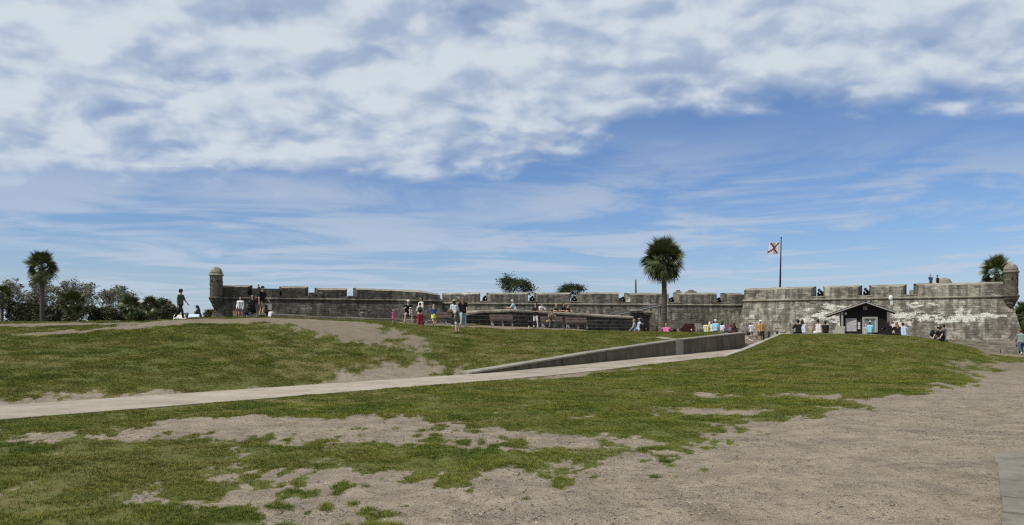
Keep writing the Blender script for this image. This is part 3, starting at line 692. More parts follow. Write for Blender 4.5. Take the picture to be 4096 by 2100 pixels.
# watchtowers
def watchtower(px, ztop_py, q, matl, dome_m, rad):
    c = Vector((q[0], q[1], 0)); t_ = obj('watchtower', MB().lathe([(rad * 1.02, ZC + .28), (rad, ZC + .9), (rad * .98, ZC + 2.0), (rad * .97, ZC + 3.0)], (0, 0, 0), 28).me('watchtower', matl), fort)
    t_.location = c - FO
    prof = [(.05, ZC - 1.35), (.35, ZC - 1.2), (.62 * rad, ZC - .85), (.70 * rad, ZC - .8), (.72 * rad, ZC - .62), (.95 * rad, ZC - .3), (1.02 * rad, ZC - .26), (1.04 * rad, ZC - .12), (1.12 * rad, ZC + .02), (1.2 * rad, ZC + .1), (1.2 * rad, ZC + .2), (1.05 * rad, ZC + .29)]
    obj('corbel', MB().lathe(prof, (0, 0, 0), 28).me('corbel', matl), t_)
    obj('cornice', MB().lathe([(rad * .98, ZC + 3.0), (rad * 1.06, ZC + 3.05), (rad * 1.18, ZC + 3.14), (rad * 1.2, ZC + 3.22), (rad * 1.05, ZC + 3.28), (rad * 1.06, ZC + 3.36), (rad * .99, ZC + 3.40)], (0, 0, 0), 28).me('cornice', dome_m), t_)
    dp = [(rad * 1.0 * math.cos(a) , ZC + 3.40 + rad * 1.12 * math.sin(a)) for a in np.linspace(0, math.pi / 2 * .985, 10)]
    obj('dome', MB().lathe(dp, (0, 0, 0), 28).me('dome', dome_m, True), t_)
    # courses
    rr = random.Random(px); z = ZC + .3; mb = MB()
    while z < ZC + 2.95:
        h = rr.uniform(.25, .34); k = 0.0
        while k < 6.28:
            w = rr.uniform(.35, .7); a0, a1 = k + .012, min(k + w, 6.28) - .012; d = rad + rr.uniform(.005, .03)
            if a1 > a0: mb.add([(d * math.cos(a0), d * math.sin(a0), z + .01), (d * math.cos(a1), d * math.sin(a1), z + .01), (d * math.cos(a1), d * math.sin(a1), min(z + h, ZC + 2.98)), (d * math.cos(a0), d * math.sin(a0), min(z + h, ZC + 2.98)), ((rad - .03) * math.cos(a0), (rad - .03) * math.sin(a0), z + .01), ((rad - .03) * math.cos(a1), (rad - .03) * math.sin(a1), z + .01), ((rad - .03) * math.cos(a1), (rad - .03) * math.sin(a1), min(z + h, ZC + 2.98)), ((rad - .03) * math.cos(a0), (rad - .03) * math.sin(a0), min(z + h, ZC + 2.98))], [(0, 1, 2, 3), (0, 4, 5, 1), (1, 5, 6, 2), (2, 6, 7, 3), (3, 7, 4, 0)])
            k += w
        z += h
    mo = obj('masonry', mb.me('masonry', matl), t_); mo['kind'] = 'stuff'
    # loophole towards the water
    for a in (R(-112), R(-60)):
        obj('loophole', MB().box((rad * .985 * math.cos(a), rad * .985 * math.sin(a), ZC + 2.35), (.1, .2, .3), (0, 0, a)).me('loophole', plain('dark_opening', (.015, .014, .012))), t_)
tower_d = stone('tower_stone', (.07, .064, .05), (.15, .135, .10), (.27, .245, .19), warm=.35, streak=.4, rough_scale=1.5)
dome_l = stone('limewashed_dome', (.20, .18, .14), (.36, .33, .26), (.52, .48, .40), warm=.15, streak=.35, rough_scale=1.6)
watchtower(865, 1095, np.array(at(865, 1197, 100.2)[:2]), tower_d, dome_l, .80)
watchtower(4043, 1066, np.array(at(4043, 1190, 95.2)[:2]), tower_d, dome_l, .80)

# small things on the gun deck
iron = plain('black_iron', (.010, .011, .012), .5, .3, 8)
bronze = plain('green_bronze', (.03, .075, .07), .5, .3, 8)
tin = plain('grey_wood', (.05, .045, .04), .8)
def cannon(name, barrel_m, length=2.2, pitch=4):
    c = empty(name)
    b_ = MB(); b_.lathe([(.05, 1.15), (.12, 1.12), (.17, 1.02), (.21, .96), (.21, .7), (.19, .68), (.18, .2), (.165, -.3), (.15, -.85), (.19, -.92), (.20, -1.02), (.17, -1.06), (.09, -1.06), (.09, -.8)], n=16)
    o = b_.build('barrel', barrel_m, c, True, (0, 0, 1.02), (R(-90 + pitch), 0, 0))
    o.rotation_euler = (R(-90 - pitch), 0, 0)
    for s in (-1, 1): MB().prism([(-1, -.5), (-1, .3), (.55, .95), (1, .95), (1, -.5)], 0, 0).add([], []) if False else None
    for s in (-1, 1):
        v = [(s * .24, y, z) for y, z in ((-.75, .25), (-.75, .95), (-.2, 1.0), (.3, .75), (.9, .6), (.9, .25))]; v += [(x + s * .1, y, z) for x, y, z in v]
        f_ = [tuple(range(6)), tuple(range(11, 5, -1))] + [(i, (i + 1) % 6, 6 + (i + 1) % 6, 6 + i) for i in range(6)]
        MB().add(v, f_).build('carriage_cheek', iron, c)
        for y in (-.5, .6):
            MB().lathe([(.26, -.05), (.27, -.04), (.27, .04), (.26, .05)], n=16).build('wheel', iron, c, False, (s * .42, y, .27), (0, R(90), 0))
    MB().box((0, .1, .55), (.46, 1.4, .5)).build('carriage_bed', iron, c)
    MB().tube([(-.44, -.5, .27), (.44, -.5, .27)], .05).build('axle', iron, c)
    return c
can = cannon('cannon', iron)
cpx = [(1947, 'half hidden behind the second merlon of the curtain wall'), (2139, 'in the embrasure below the umbrella pine'), (2311, 'in the embrasure beside the smaller pine'), (2507, 'in the embrasure left of the grey spire'), (2706, 'in the embrasure right of the palm crown'), (2897, 'in the embrasure next to the right bastion')]
first = True
for px, where in cpx:
    q = on_seg(2, px, 2.9); c = can if first else copy_tree(can); first = False
    c.location = (q[0], q[1], ZC + .05); c.rotation_euler = (0, 0, R(8)); c.scale = (1, 1, 1.18)
    tag(c, 'black cannon on carriage ' + where, 'cannon', 'cannons on the fort wall')
can2 = cannon('cannon', bronze, pitch=10)
for k, (px, where) in enumerate([(3282, 'green bronze cannon pointing out of the right bastion, nearest the flagpole'), (3470, 'dark cannon barrel tilted up in the middle embrasure of the right bastion')]):
    q = on_seg(4, px, 2.6); c = can2 if k == 0 else copy_tree(can2); c.location = (q[0], q[1], ZC + .05); c.rotation_euler = (0, 0, R(-38)); c.scale = (1, 1, 1.22)
    tag(c, where, 'cannon', 'cannons on the fort wall')
q = at(3779, 1130, 108); pd = MB()
loc_obj('vault_dome', MB().lathe([(.95 * math.cos(a), -.35 + 1.05 * math.sin(a)) for a in np.linspace(0, 1.5, 8)], (q.x, q.y, q.z), 18).me('vault_dome', dome_l, True))
for px, w in ((2715, 22), (2768, 38)):
    q = at(px, 1168, 131); s = w / F * 131
    loc_obj('stair_cap', MB().prism([(q.x - s / 2, q.y), (q.x + s / 2, q.y), (q.x + s / 2, q.y + 1.5), (q.x - s / 2, q.y + 1.5)], q.z - 2.2, q.z + .12).prism([(q.x - s * .28, q.y + .1), (q.x + s * .25, q.y + .1), (q.x + s * .22, q.y + 1), (q.x - s * .25, q.y + 1)], q.z + .123, q.z + .38).me('stair_cap', cap_m))

# spire, flag
q = at(2543, 1168, 420); sp = empty('spire', (q.x, q.y, 0)); grey_m = plain('spire_stone', (.11, .11, .12))
MB().lathe([(.7, 0), (.65, 21.5), (1.15, 22.2), (1.15, 22.7), (.66, 23.2)], n=12).build('shaft', grey_m, sp)
MB().lathe([(.62, 23.2), (.52, 25.5), (.42, 30.6), (.0, 31.2)], n=10).build('pinnacle', grey_m, sp)
tag(sp, 'slender grey spire rising behind the curtain wall left of the palm', 'spire')
q = at(3119, 1143, 116); pole = empty('flagpole', (q.x, q.y, ZC + .05))
top = at(3125, 955, 116).z - ZC
MB().tube([(0, 0, 0), (.1, 0, top * .5), (.22, 0, top)], [.16, .12, .07], 10).build('pole', iron, pole, True)
MB().lathe([(.02, 0), (.1, .05), (.12, .12), (.06, .2), (.01, .24)], n=10).build('finial', iron, pole, True, (.22, 0, top))
tag(pole, 'tall black tapered flagpole behind the right bastion parapet', 'flagpole')
fm, n, b = newmat('flag_cloth')
uvx, uvy, _ = n.sep(n.attr('fuv', 'Vector'))
d1 = n.m('ABSOLUTE', n.m('SUBTRACT', n.m('SUBTRACT', uvx, .5), n.m('SUBTRACT', uvy, .5)))
d2 = n.m('ABSOLUTE', n.m('ADD', n.m('SUBTRACT', uvx, .5), n.m('SUBTRACT', uvy, .5)))
def ragged(dist, along):
    saw = n.m('PINGPONG', n.m('MULTIPLY', along, 1.0), .11)
    wid = n.m('ADD', .075, n.m('MULTIPLY', n.m('GREATER_THAN', saw, .075), .055))
    return n.m('LESS_THAN', dist, wid)
cr = n.m('MAXIMUM', ragged(d1, n.m('ADD', uvx, uvy)), ragged(d2, n.m('SUBTRACT', n.m('ADD', uvx, 1.0), uvy)))
inb = n.m('MULTIPLY', n.m('LESS_THAN', n.m('ABSOLUTE', n.m('SUBTRACT', uvx, .5)), .44), n.m('LESS_THAN', n.m('ABSOLUTE', n.m('SUBTRACT', uvy, .5)), .45))
n.put(b.inputs['Base Color'], n.mix(n.m('MULTIPLY', cr, inb), (.68, .68, .70), (.23, .012, .016)))
tr = n.new('ShaderNodeBsdfTranslucent'); n.put(tr.inputs[0], n.mix(n.m('MULTIPLY', cr, inb), (.7, .7, .72), (.3, .02, .02)))
mx = n.new('ShaderNodeMixShader'); mx.inputs[0].default_value = .45; n.L.new(b.outputs[0], mx.inputs[1]); n.L.new(tr.outputs[0], mx.inputs[2])
n.L.new(mx.outputs[0], [q_ for q_ in fm.node_tree.nodes if q_.type == 'OUTPUT_MATERIAL'][0].inputs[0])
V = []; Fc = []; UVs = []; nx, ny = 18, 12
tl, tr_, br_, bl = at(3081, 971, 116), at(3120, 966, 116), at(3113, 1018, 116), at(3068, 1015, 116)
for j in range(ny + 1):
    for i in range(nx + 1):
        a, c_ = i / nx, j / ny
        p = (tl * (1 - a) + tr_ * a) * c_ + (bl * (1 - a) + br_ * a) * (1 - c_)
        p = p + Vector((0, .28 * math.sin(a * 9 + c_ * 2.5) * (1.1 - a), .06 * math.sin(a * 7 + 1) * (1 - a))); V.append(p[:]); UVs.append((a, c_, 0))
for j in range(ny):
    for i in range(nx): k = j * (nx + 1) + i; Fc.append((k, k + 1, k + nx + 2, k + nx + 1))
fl_me = mesh('flag', V, Fc, fm, True); fl_me.attributes.new('fuv', 'FLOAT_VECTOR', 'POINT').data.foreach_set('vector', np.array(UVs, dtype=np.float32).reshape(-1))
tag(obj('flag', fl_me), 'white flag with a ragged red diagonal cross flying left from the pole', 'flag')

# ------------------------------------------------------------------ ravelin wall with individual ashlar blocks
RA, RB = np.array(at(1862, 1300, 57.5)[:2]), np.array(at(2530, 1300, 65.5)[:2])
rtop = lambda px: np.interp(px, [1862, 1900, 2050, 2200, 2400, 2530], [3.14, 3.30, 3.46, 3.33, 3.14, 3.02])
rav = empty('ravelin_wall', (RA[0], RA[1], 0)); tag(rav, 'low dark ashlar outwork wall with pale mortar joints behind the benches', 'wall')
RO = Vector((RA[0], RA[1], 0)); RL = np.linalg.norm(RB - RA); re_ = (RB - RA) / RL; rn = np.array([re_[1], -re_[0]])
def rpt(s, d=0.0): p = RA + re_ * s + rn * d; return p
def rpx(s): p = rpt(s); return 2048 + F * p[0] / p[1]
core = MB(); n_ = 24
for k in range(n_):
    s0, s1 = RL * k / n_, RL * (k + 1) / n_; a, b_ = rpt(s0), rpt(s1); a2, b2 = rpt(s0, -1.2), rpt(s1, -1.2)
    za, zb_ = float(rtop(rpx(s0))) - .22, float(rtop(rpx(s1))) - .22
    core.prism([tuple(a), tuple(b_), tuple(b2), tuple(a2)], .5, [za, zb_, zb_, za])
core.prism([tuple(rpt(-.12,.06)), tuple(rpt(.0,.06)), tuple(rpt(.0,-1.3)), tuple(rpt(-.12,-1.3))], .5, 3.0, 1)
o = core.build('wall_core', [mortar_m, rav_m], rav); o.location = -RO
r = random.Random(4); z = .9; row = 0
while z < 3.3:
    h = r.uniform(.27, .33); s = -r.uniform(0, .5)
    while s < RL - .1:
        w = r.uniform(.5, .95); s0, s1 = max(s, 0) + .018, min(s + w, RL) - .018; s += w
        if s1 - s0 < .08: continue
        zt_ = float(rtop(rpx((s0 + s1) / 2))) - .24
        if z + .08 > zt_: continue
        z1 = min(z + h - .018, zt_); z0_ = z + .018
        if z1 < gz(*rpt((s0 + s1) / 2)) - .1: continue
        d = r.uniform(.015, .045); p0, p1 = rpt(s0, d), rpt(s1, d); q0, q1 = rpt(s0, -.05), rpt(s1, -.05); c_ = .012
        V = [(*q0, z0_), (*q1, z0_), (*q1, z1), (*q0, z1), (*(p0 + re_ * c_), z0_ + c_), (*(p1 - re_ * c_), z0_ + c_), (*(p1 - re_ * c_), z1 - c_), (*(p0 + re_ * c_), z1 - c_)]
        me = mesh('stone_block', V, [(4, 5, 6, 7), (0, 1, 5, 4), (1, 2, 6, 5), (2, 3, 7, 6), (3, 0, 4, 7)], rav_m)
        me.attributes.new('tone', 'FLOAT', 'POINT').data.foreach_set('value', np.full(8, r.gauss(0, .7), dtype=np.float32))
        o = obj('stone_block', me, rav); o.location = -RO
    z += h
s = 0.0
while s < RL - .2:
    w = r.uniform(1.0, 1.7); s0, s1 = s + .01, min(s + w, RL) - .01; s += w
    n2_ = 3; V = []; Fc = []
    for k in range(n2_ + 1):
        ss_ = s0 + (s1 - s0) * k / n2_; zt_ = float(rtop(rpx(ss_))); 
        for d, dz_ in ((.16, -.26), (.19, -.2), (.17, -.1), (.02, -.02), (-.5, .0), (-1.3, -.02), (-1.35, -.26)): p = rpt(ss_, d); V.append((*p, zt_ + dz_ + r.uniform(-.012, .012)))
    for k in range(n2_):
        for j in range(6): Fc.append((k * 7 + j, k * 7 + 7 + j, k * 7 + 8 + j, k * 7 + j + 1))
    Fc += [tuple(range(6, -1, -1)), tuple(n2_ * 7 + j for j in range(7))]
    o = obj('coping_stone', mesh('coping_stone', V, Fc, cap_m), rav); o.location = -RO
# gate pillars at its right end
pil_m = stone('gate_stone', (.05, .047, .04), (.13, .12, .10), (.25, .23, .19), warm=.25, streak=.5, rough_scale=2)
gate = empty('stone_gate', at(2565, 1330, 67)); gate.location.z = .85
tag(gate, 'pair of weathered stone gate pillars with moulded capitals beside the palm trunk', 'gate')
sc_ = 67 / F
for (x0, x1, top_, dy_) in ((2528, 2562, 1246, 0), (2574, 2606, 1252, .9)):
    cx = ((x0 + x1) / 2 - 2565) * sc_; w = (x1 - x0) * sc_; zt_ = EYE + (HOR - top_) * sc_ - .85
    p = MB().box((cx, dy_, zt_ / 2 - .2), (w * .82, w * .9, zt_ - .4)).build('pillar', pil_m, gate)
    MB().box((cx, dy_, zt_ - .33), (w * .98, w * 1.05, .14)).build('necking', pil_m, p)
    MB().prism([(cx - w * .52, dy_ - w * .55), (cx + w * .52, dy_ - w * .55), (cx + w * .52, dy_ + w * .55), (cx - w * .52, dy_ + w * .55)], zt_ - .255, zt_ - .14).prism([(cx - w * .75, dy_ - w * .8), (cx + w * .75, dy_ - w * .8), (cx + w * .75, dy_ + w * .8), (cx - w * .75, dy_ + w * .8)], zt_ - .137, zt_ + .06).build('capital', pil_m, p)
    MB().box((cx, dy_, zt_ + .12), (w * 1.45, w * 1.5, .11), taper=.8).build('coping', cap_m, p)
    MB().box((cx, dy_, .12), (w * 1.0, w * 1.1, .24)).build('plinth', pil_m, p)
# footbridge up to the gate of the fort
fb = empty('footbridge', at(2430, 1268, 74)); tag(fb, 'grey sloping footbridge deck climbing from the outwork towards the fort', 'footbridge')
deck_m = plain('grey_planks', (.15, .145, .13), .8, .15, 4)
a, b_ = Vector((0, 0, 0)), at(2642, 1222, 84) - at(2430, 1268, 74)
def beam(mb, a, b_, w, h, lift):
    d = (b_ - a); s_ = Vector((d.y, -d.x, 0)).normalized() * w / 2
    v = [a - s_, a + s_, b_ + s_, b_ - s_]; v = [q + Vector((0, 0, lift)) for q in v] + [q + Vector((0, 0, lift + h)) for q in v]
    return mb.add([q[:] for q in v], [(0, 3, 2, 1), (4, 5, 6, 7), (0, 1, 5, 4), (1, 2, 6, 5), (2, 3, 7, 6), (3, 0, 4, 7)])
o = beam(MB(), a, b_, .5, .14, -.1).build('deck', deck_m, fb)
sd = Vector((b_.y, -b_.x, 0)).normalized()
for s_ in (-1, 1): beam(MB(), a + sd * s_ * .25, b_ + sd * s_ * .25, .08, .10, .12).build('side_beam', deck_m, fb)
for k in range(6):
    p = a.lerp(b_, k / 5); MB().box((p.x, p.y, p.z - .6), (.14, .14, 1.0)).build('trestle_post', deck_m, fb)

# ------------------------------------------------------------------ low stone copings and walls round the covered way
ledge_m = stone('ledge_stone', (.14, .128, .10), (.27, .245, .195), (.42, .385, .31), warm=.2, streak=.2, rough_scale=2)
def ledge(name, label, pts, w, h, step=1.1, seed=0, cat='wall', mat_=None, over=.04, r_h=.02):
    """run of separate coping stones along world points (x, y, ztop)"""
    r = random.Random(seed); root = empty(name, pts[0]); root.location.z = pts[0][2] - h; tag(root, label, cat)
    P_ = [Vector(p) for p in pts]; O_ = root.location
    for a, b_ in zip(P_[:-1], P_[1:]):
        L_ = (b_ - a).length; k = max(1, round(L_ / step)); d = Vector((b_.x - a.x, b_.y - a.y, 0)).normalized(); nn = Vector((d.y, -d.x, 0))
        cut = [0] + sorted((i + r.uniform(-.2, .2)) / k for i in range(1, k)) + [1]
        for c0, c1 in zip(cut[:-1], cut[1:]):
            p, q = a.lerp(b_, c0) + d * .008, a.lerp(b_, c1) - d * .008; j = r.uniform(-r_h, r_h); jn = r.uniform(-.015, .015)
            V = []
            for pt in (p, q):
                for s_, z_ in ((-w / 2 + jn, -h), (-w / 2 + jn, -.04), (-w / 2 + .04 + jn, j), (w / 2 - .04 + jn, j), (w / 2 + jn, -.04), (w / 2 + jn, -h)): v = pt + nn * s_ + Vector((0, 0, z_)) - O_; V.append(v[:])
            Fc = [(i, i + 1, 7 + i, 6 + i) for i in range(5)] + [(5, 4, 3, 2, 1, 0), (6, 7, 8, 9, 10, 11)]
            me = mesh('coping_stone', V, Fc, mat_ or ledge_m); me.attributes.new('tone', 'FLOAT', 'POINT').data.foreach_set('value', np.full(12, r.gauss(0, .5), dtype=np.float32))
            obj('coping_stone', me, root)
    return root
def P3(px, py, Yd): p = at(px, py, Yd); return (p.x, p.y, p.z)
ledge('stone_ledge', 'low pale stone ledge along the crest where people sit on the left', [P3(928, 1269, 49.5), P3(1010, 1268, 49.6), P3(1115, 1267, 49.8)], .6, .5, 1.2, 1)
ledge('stone_ledge', 'weathered stone coping running below the left bastion towards the benches', [P3(1112, 1257, 51), P3(1180, 1259, 51.3), P3(1240, 1264, 51.6), P3(1400, 1270, 52.4), P3(1560, 1274, 53.6), P3(1742, 1281, 55)], .7, .7, 1.3, 2)
ledge('stone_ledge', 'stone kerb edging the dark bank between the benches and the outwork wall', [P3(1745, 1292, 56), P3(1900, 1297, 57)], .5, .4, 1.0, 5)
ledge('boundary_wall', 'low sandstone boundary wall in front of the dark trees on the left', [P3(-420, 1286, 71), P3(280, 1287, 70.5)], .5, .9, 2.0, 3)
ledge('boundary_wall', 'slightly higher end of the boundary wall left of the walking boy', [P3(281, 1284.5, 70), P3(420, 1285.5, 69.5), P3(560, 1288, 69)], .5, .9, 1.6, 4)
def near_edge(t, s=-.16): x, y = path_xy(t, s); return x, y
pts = []
for t_ in np.linspace(34.2, 44, 6):
    x, y = near_edge(t_); pts.append((x, y, float(np.interp(t_, [34.2, 44], [.34, 1.56]))))
ledge('ramp_kerb', 'sloping concrete kerb climbing the right side of the path', pts, .36, .9, 2.0, 6, 'kerb', concrete('kerb_concrete', (.25, .235, .2), (.36, .335, .285), .3))
crest = [(3127, 1335, 48.9), (3200, 1334, 49.2), (3300, 1333, 49.6), (3400, 1334, 50), (3480, 1336, 50.2), (3560, 1340, 50.3), (3640, 1346, 50.4), (3720, 1355, 50.5)]
ledge('stone_ledge', 'stone ledge along the grassy crest in front of the dark kiosk', [P3(*c_) for c_ in crest], .5, .8, 1.3, 7)
ledge('stone_ledge', 'upper stone step descending right below the right bastion', [P3(3640, 1350, 62), P3(3800, 1353, 61), P3(3940, 1361, 60), P3(4062, 1371, 59), P3(4300, 1385, 58)], .8, 1.0, 1.6, 8)
ledge('stone_ledge', 'middle broken stone step below the right bastion', [P3(3790, 1366, 59), P3(3950, 1378, 58), P3(4075, 1388, 57), P3(4300, 1400, 56)], .7, .7, 1.5, 9)
ledge('stone_ledge', 'lowest stone step meeting the grass below the right bastion', [P3(3800, 1376, 56.5), P3(3920, 1387, 55.8), P3(4000, 1396, 55.2), P3(4072, 1403, 54.8)], .6, .5, 1.4, 12)
ledge('stone_slab', 'pale flat stone slab lying at the end of the grassy crest', [P3(3955, 1427, 47), P3(4018, 1431, 46.6)], .7, .14, 3, 10, 'slab', plain('pale_slab', (.36, .33, .25), .9, .2, 3))
ledge('stone_kerb', 'dark stone kerb beside the dirt path at the right edge', [P3(4020, 1432, 47.2), P3(4096, 1437, 46.5), P3(4250, 1444, 45.8)], .45, .32, 1.1, 11, 'kerb', rav_m)  # kerb reuses the dark ashlar material

# ------------------------------------------------------------------ concrete ramp wall
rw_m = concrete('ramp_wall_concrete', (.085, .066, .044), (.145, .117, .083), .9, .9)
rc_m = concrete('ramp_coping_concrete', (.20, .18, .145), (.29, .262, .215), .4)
x0, y0 = path_xy(16.6, PW + .15); rw = empty('ramp_wall', (x0, y0, 0)); WO = Vector((x0, y0, 0))
tag(rw, 'long grey concrete retaining wall rising along the left side of the path', 'wall')
cuts = [16.6, 20.5, 24.5, 29, 34.8, 35.8, 41, 46]
for a, b_ in zip(cuts[:-1], cuts[1:]):
    if b_ - a < 1.2:
        x, y = path_xy((a + b_) / 2, PW + .13); h0, h1 = float(zpath(35)) - .1, float(zwalltop(35.3)) + .05
        MB().bbox((x - x0, y - y0, (h0 + h1) / 2), (b_ - a - .02, .42, h1 - h0), .02, (0, 0, math.atan2(PD[1], PD[0]))).build('pilaster', rc_m, rw); continue
    V = []; W = []; ts = np.linspace(a + .012, b_ - .012, 6)
    for t_ in ts:
        zb_, zt_ = float(zpath(t_)) - .12, float(zwalltop(t_))
        for s_, z_ in ((PW, zb_), (PW + .01, zt_ - .055), (PW + .45, zt_ - .055), (PW + .48, zb_)): x, y = path_xy(t_, s_); V.append((x - x0, y - y0, z_))
        for s_, z_ in ((PW - .045, zt_ - .055), (PW - .045, zt_ + .01), (PW + .02, zt_ + .03), (PW + .46, zt_ + .03), (PW + .47, zt_ - .055)): x, y = path_xy(t_, s_); W.append((x - x0, y - y0, z_))
    def strip(V, m, nm, mat_):
        Fc = []
        for k in range(5):
            for j in range(m): Fc.append((k * m + j, k * m + (j + 1) % m, (k + 1) * m + (j + 1) % m, (k + 1) * m + j))
        Fc += [tuple(range(m - 1, -1, -1)), tuple(5 * m + j for j in range(m))]
        bm_ = bmesh.new(); me = mesh(nm, V, Fc, mat_); bm_.from_mesh(me); bmesh.ops.recalc_face_normals(bm_, faces=bm_.faces); bm_.to_mesh(me); bm_.free(); return obj(nm, me, rw)
    strip(V, 4, 'wall_panel', rw_m); strip(W, 5, 'coping', rc_m)
p = at(2640, 1357, 45); x, y = path_xy(35.3, PW + .5)
dr = empty('drain_channel', (x, y, gz(x, y) + .03)); tag(dr, 'pale concrete drain channel running back into the grass from the ramp wall', 'drain')
d_ = Vector((p.x - x, p.y - y, 0)); ang = math.atan2(d_.y, d_.x); Ld = d_.length
MB().add([(0, -.3, 0), (Ld, -.25, gz(p.x, p.y) - gz(x, y)), (Ld, .25, gz(p.x, p.y) - gz(x, y)), (0, .3, 0), (0, -.3, .04), (Ld, -.25, gz(p.x, p.y) - gz(x, y) + .06), (Ld, .25, gz(p.x, p.y) - gz(x, y) + .06), (0, .3, .04)], [(4, 5, 6, 7), (0, 1, 5, 4), (1, 2, 6, 5), (2, 3, 7, 6), (3, 0, 4, 7)]).build('channel_bed', path_m, dr, False, (0, 0, 0), (0, 0, ang))
# ------------------------------------------------------------------ kiosk
KY = 57.0; ks = KY / F; KZ = .85
kx = lambda px: (px - 3460) * ks * .906
kz = lambda py: EYE + (HOR - py) * ks - KZ
kio = empty('kiosk', (at(3460, 1330, KY).x, KY, KZ), -math.atan2(at(3460, 1330, KY).x, KY)); tag(kio, 'small black gabled ticket kiosk with a light framed service window', 'kiosk')
kw_m = plain('black_stained_boards', (.010, .008, .007), .7, .35, 14)
trim_m = plain('grey_trim', (.27, .26, .24), .7, .12, 5); frame_m = plain('white_frame', (.55, .56, .55), .5, .06, 5)
roof_m = plain('dark_shingles', (.05, .047, .043), .9, .35, 12, bump=.4)
xa, xl, xr, ap = kx(3463), kx(3372), kx(3547), kz(1212)
rl = lambda x: ap - (xa - x) * .356 if x < xa else ap - (x - xa) * .378       # underside line of the roof
wx0, wx1, wz0, wz1 = kx(3449), kx(3511), kz(1330), kz(1268)
wall = MB()
prof = [(xl, 0), (wx0, 0), (wx0, rl(wx0) - .1), (xl, rl(xl) - .1)]
def face(mb, poly, y0, y1):
    v = [(x, y0, z) for x, z in poly] + [(x, y1, z) for x, z in poly]; m = len(poly)
    mb.add(v, [tuple(range(m)), tuple(range(2 * m - 1, m - 1, -1))] + [(i, m + i, m + (i + 1) % m, (i + 1) % m) for i in range(m)])
face(wall, prof, 0, .12); face(wall, [(wx1, 0), (xr, 0), (xr, rl(xr) - .1), (wx1, rl(wx1) - .1)], 0, .12)
face(wall, [(wx0, wz1), (wx1, wz1), (wx1, rl(wx1) - .1), (xa, ap - .1), (wx0, rl(wx0) - .1)], .002, .118); face(wall, [(wx0, 0), (wx1, 0), (wx1, wz0), (wx0, wz0)], .002, .118)
wall.box((xl + .06, 1.6, rl(xl) / 2 - .05), (.12, 2.95, rl(xl) - .1)).box((xr - .06, 1.6, rl(xr) / 2 - .05), (.12, 2.95, rl(xr) - .1)).box(((xl + xr) / 2, 3.1, .95), (xr - xl - .02, .1, 1.9))
w_ = wall.build('wall', kw_m, kio)
x = xl + .2
while x < xr - .05:                                            # vertical battens
    if not (wx0 - .12 < x < wx1 + .12): MB().box((x, -.012, (rl(x) - .14) / 2), (.035, .022, rl(x) - .16)).build('batten', kw_m, w_)
    x += .30
ro = MB(); v = []
for y in (-.55, 3.6): v += [(kx(3300), y, rl(kx(3300)) - .02), (xa, y, ap), (kx(3582), y, rl(kx(3582)) - .02), (kx(3582), y, rl(kx(3582)) + .1), (xa, y, ap + .12), (kx(3300), y, rl(kx(3300)) + .1)]
ro.add(v, [(0, 1, 4, 5), (1, 2, 3, 4), (6, 11, 10, 7), (7, 10, 9, 8), (5, 4, 10, 11), (4, 3, 9, 10), (0, 6, 7, 1), (1, 7, 8, 2), (0, 5, 11, 6), (2, 8, 9, 3)])
roof = ro.build('roof', roof_m, kio)
for xe, sl in ((kx(3300), .356), (kx(3582), .378)):            # rake boards on the gable
    d = .075; V = [(xe, -.60, rl(xe) - .03), (xa, -.60, ap - .01), (xa, -.60, ap + .09), (xe, -.60, rl(xe) + .07)]; V += [(a, b_ + .045, c_) for a, b_, c_ in V]
    MB().add(V, [(0, 1, 2, 3), (7, 6, 5, 4), (0, 4, 5, 1), (1, 5, 6, 2), (2, 6, 7, 3), (3, 7, 4, 0)]).build('rake_board', trim_m, roof)
for k in range(9):                                             # shingle courses
    for sgn, xe, sl in ((-1, kx(3300), .356), (1, kx(3582), .378)):
        f0, f1 = k / 9, (k + 1) / 9; xs = xe + (xa - xe) * f0; x1_ = xe + (xa - xe) * f1; th = .128
        MB().add([(xs, -.56, rl(xs) + th), (xs, 3.62, rl(xs) + th), (x1_, 3.62, rl(x1_) + th - .022), (x1_, -.56, rl(x1_) + th - .022), (xs, -.56, rl(xs) + .09), (xs, 3.62, rl(xs) + .09)], [(0, 3, 2, 1) if sgn < 0 else (0, 1, 2, 3), (0, 1, 5, 4)]).build('shingle_course', roof_m, roof)
MB().box((xa, 1.5, ap + .135), (.16, 4.3, .05)).build('ridge_cap', roof_m, roof)
MB().tube([(xa + .35, 2.0, ap), (xa + .35, 2.0, ap + .38)], .05).build('vent_pipe', roof_m, roof)
ve = MB().box((kx(3461), -.02, kz(1232)), (.29, .06, .29)).build('gable_vent', trim_m, kio)
for k in range(5): MB().box((kx(3461), -.055, kz(1232) - .1 + k * .05), (.21, .02, .025), (R(30), 0, 0)).build('louvre', plain('louvre_grey', (.2, .19, .18)), ve)
win = empty('window'); win.parent = kio
fw = .14
for c_, d_ in (((( wx0 + wx1) / 2, -.03, wz1 - fw / 2), (wx1 - wx0, .1, fw)), (((wx0 + wx1) / 2, -.03, wz0 + .05), (wx1 - wx0, .1, .1)), ((wx0 + fw / 2, -.03, (wz0 + wz1) / 2), (fw, .098, wz1 - wz0 - fw)), ((wx1 - fw / 2, -.03, (wz0 + wz1) / 2), (fw, .098, wz1 - wz0 - fw))):
    MB().bbox(c_, d_, .01).build('frame', trim_m, win)
MB().box(((wx0 + wx1) / 2, .01, (wz0 + wz1) / 2 - .02), (.05, .06, wz1 - wz0 - .26)).build('mullion', frame_m, win)
for a in (wx0 + fw + .03, wx1 - fw - .03): MB().box((a, .01, (wz0 + wz1) / 2 - .02), (.05, .05, wz1 - wz0 - .27)).build('sash', frame_m, win)
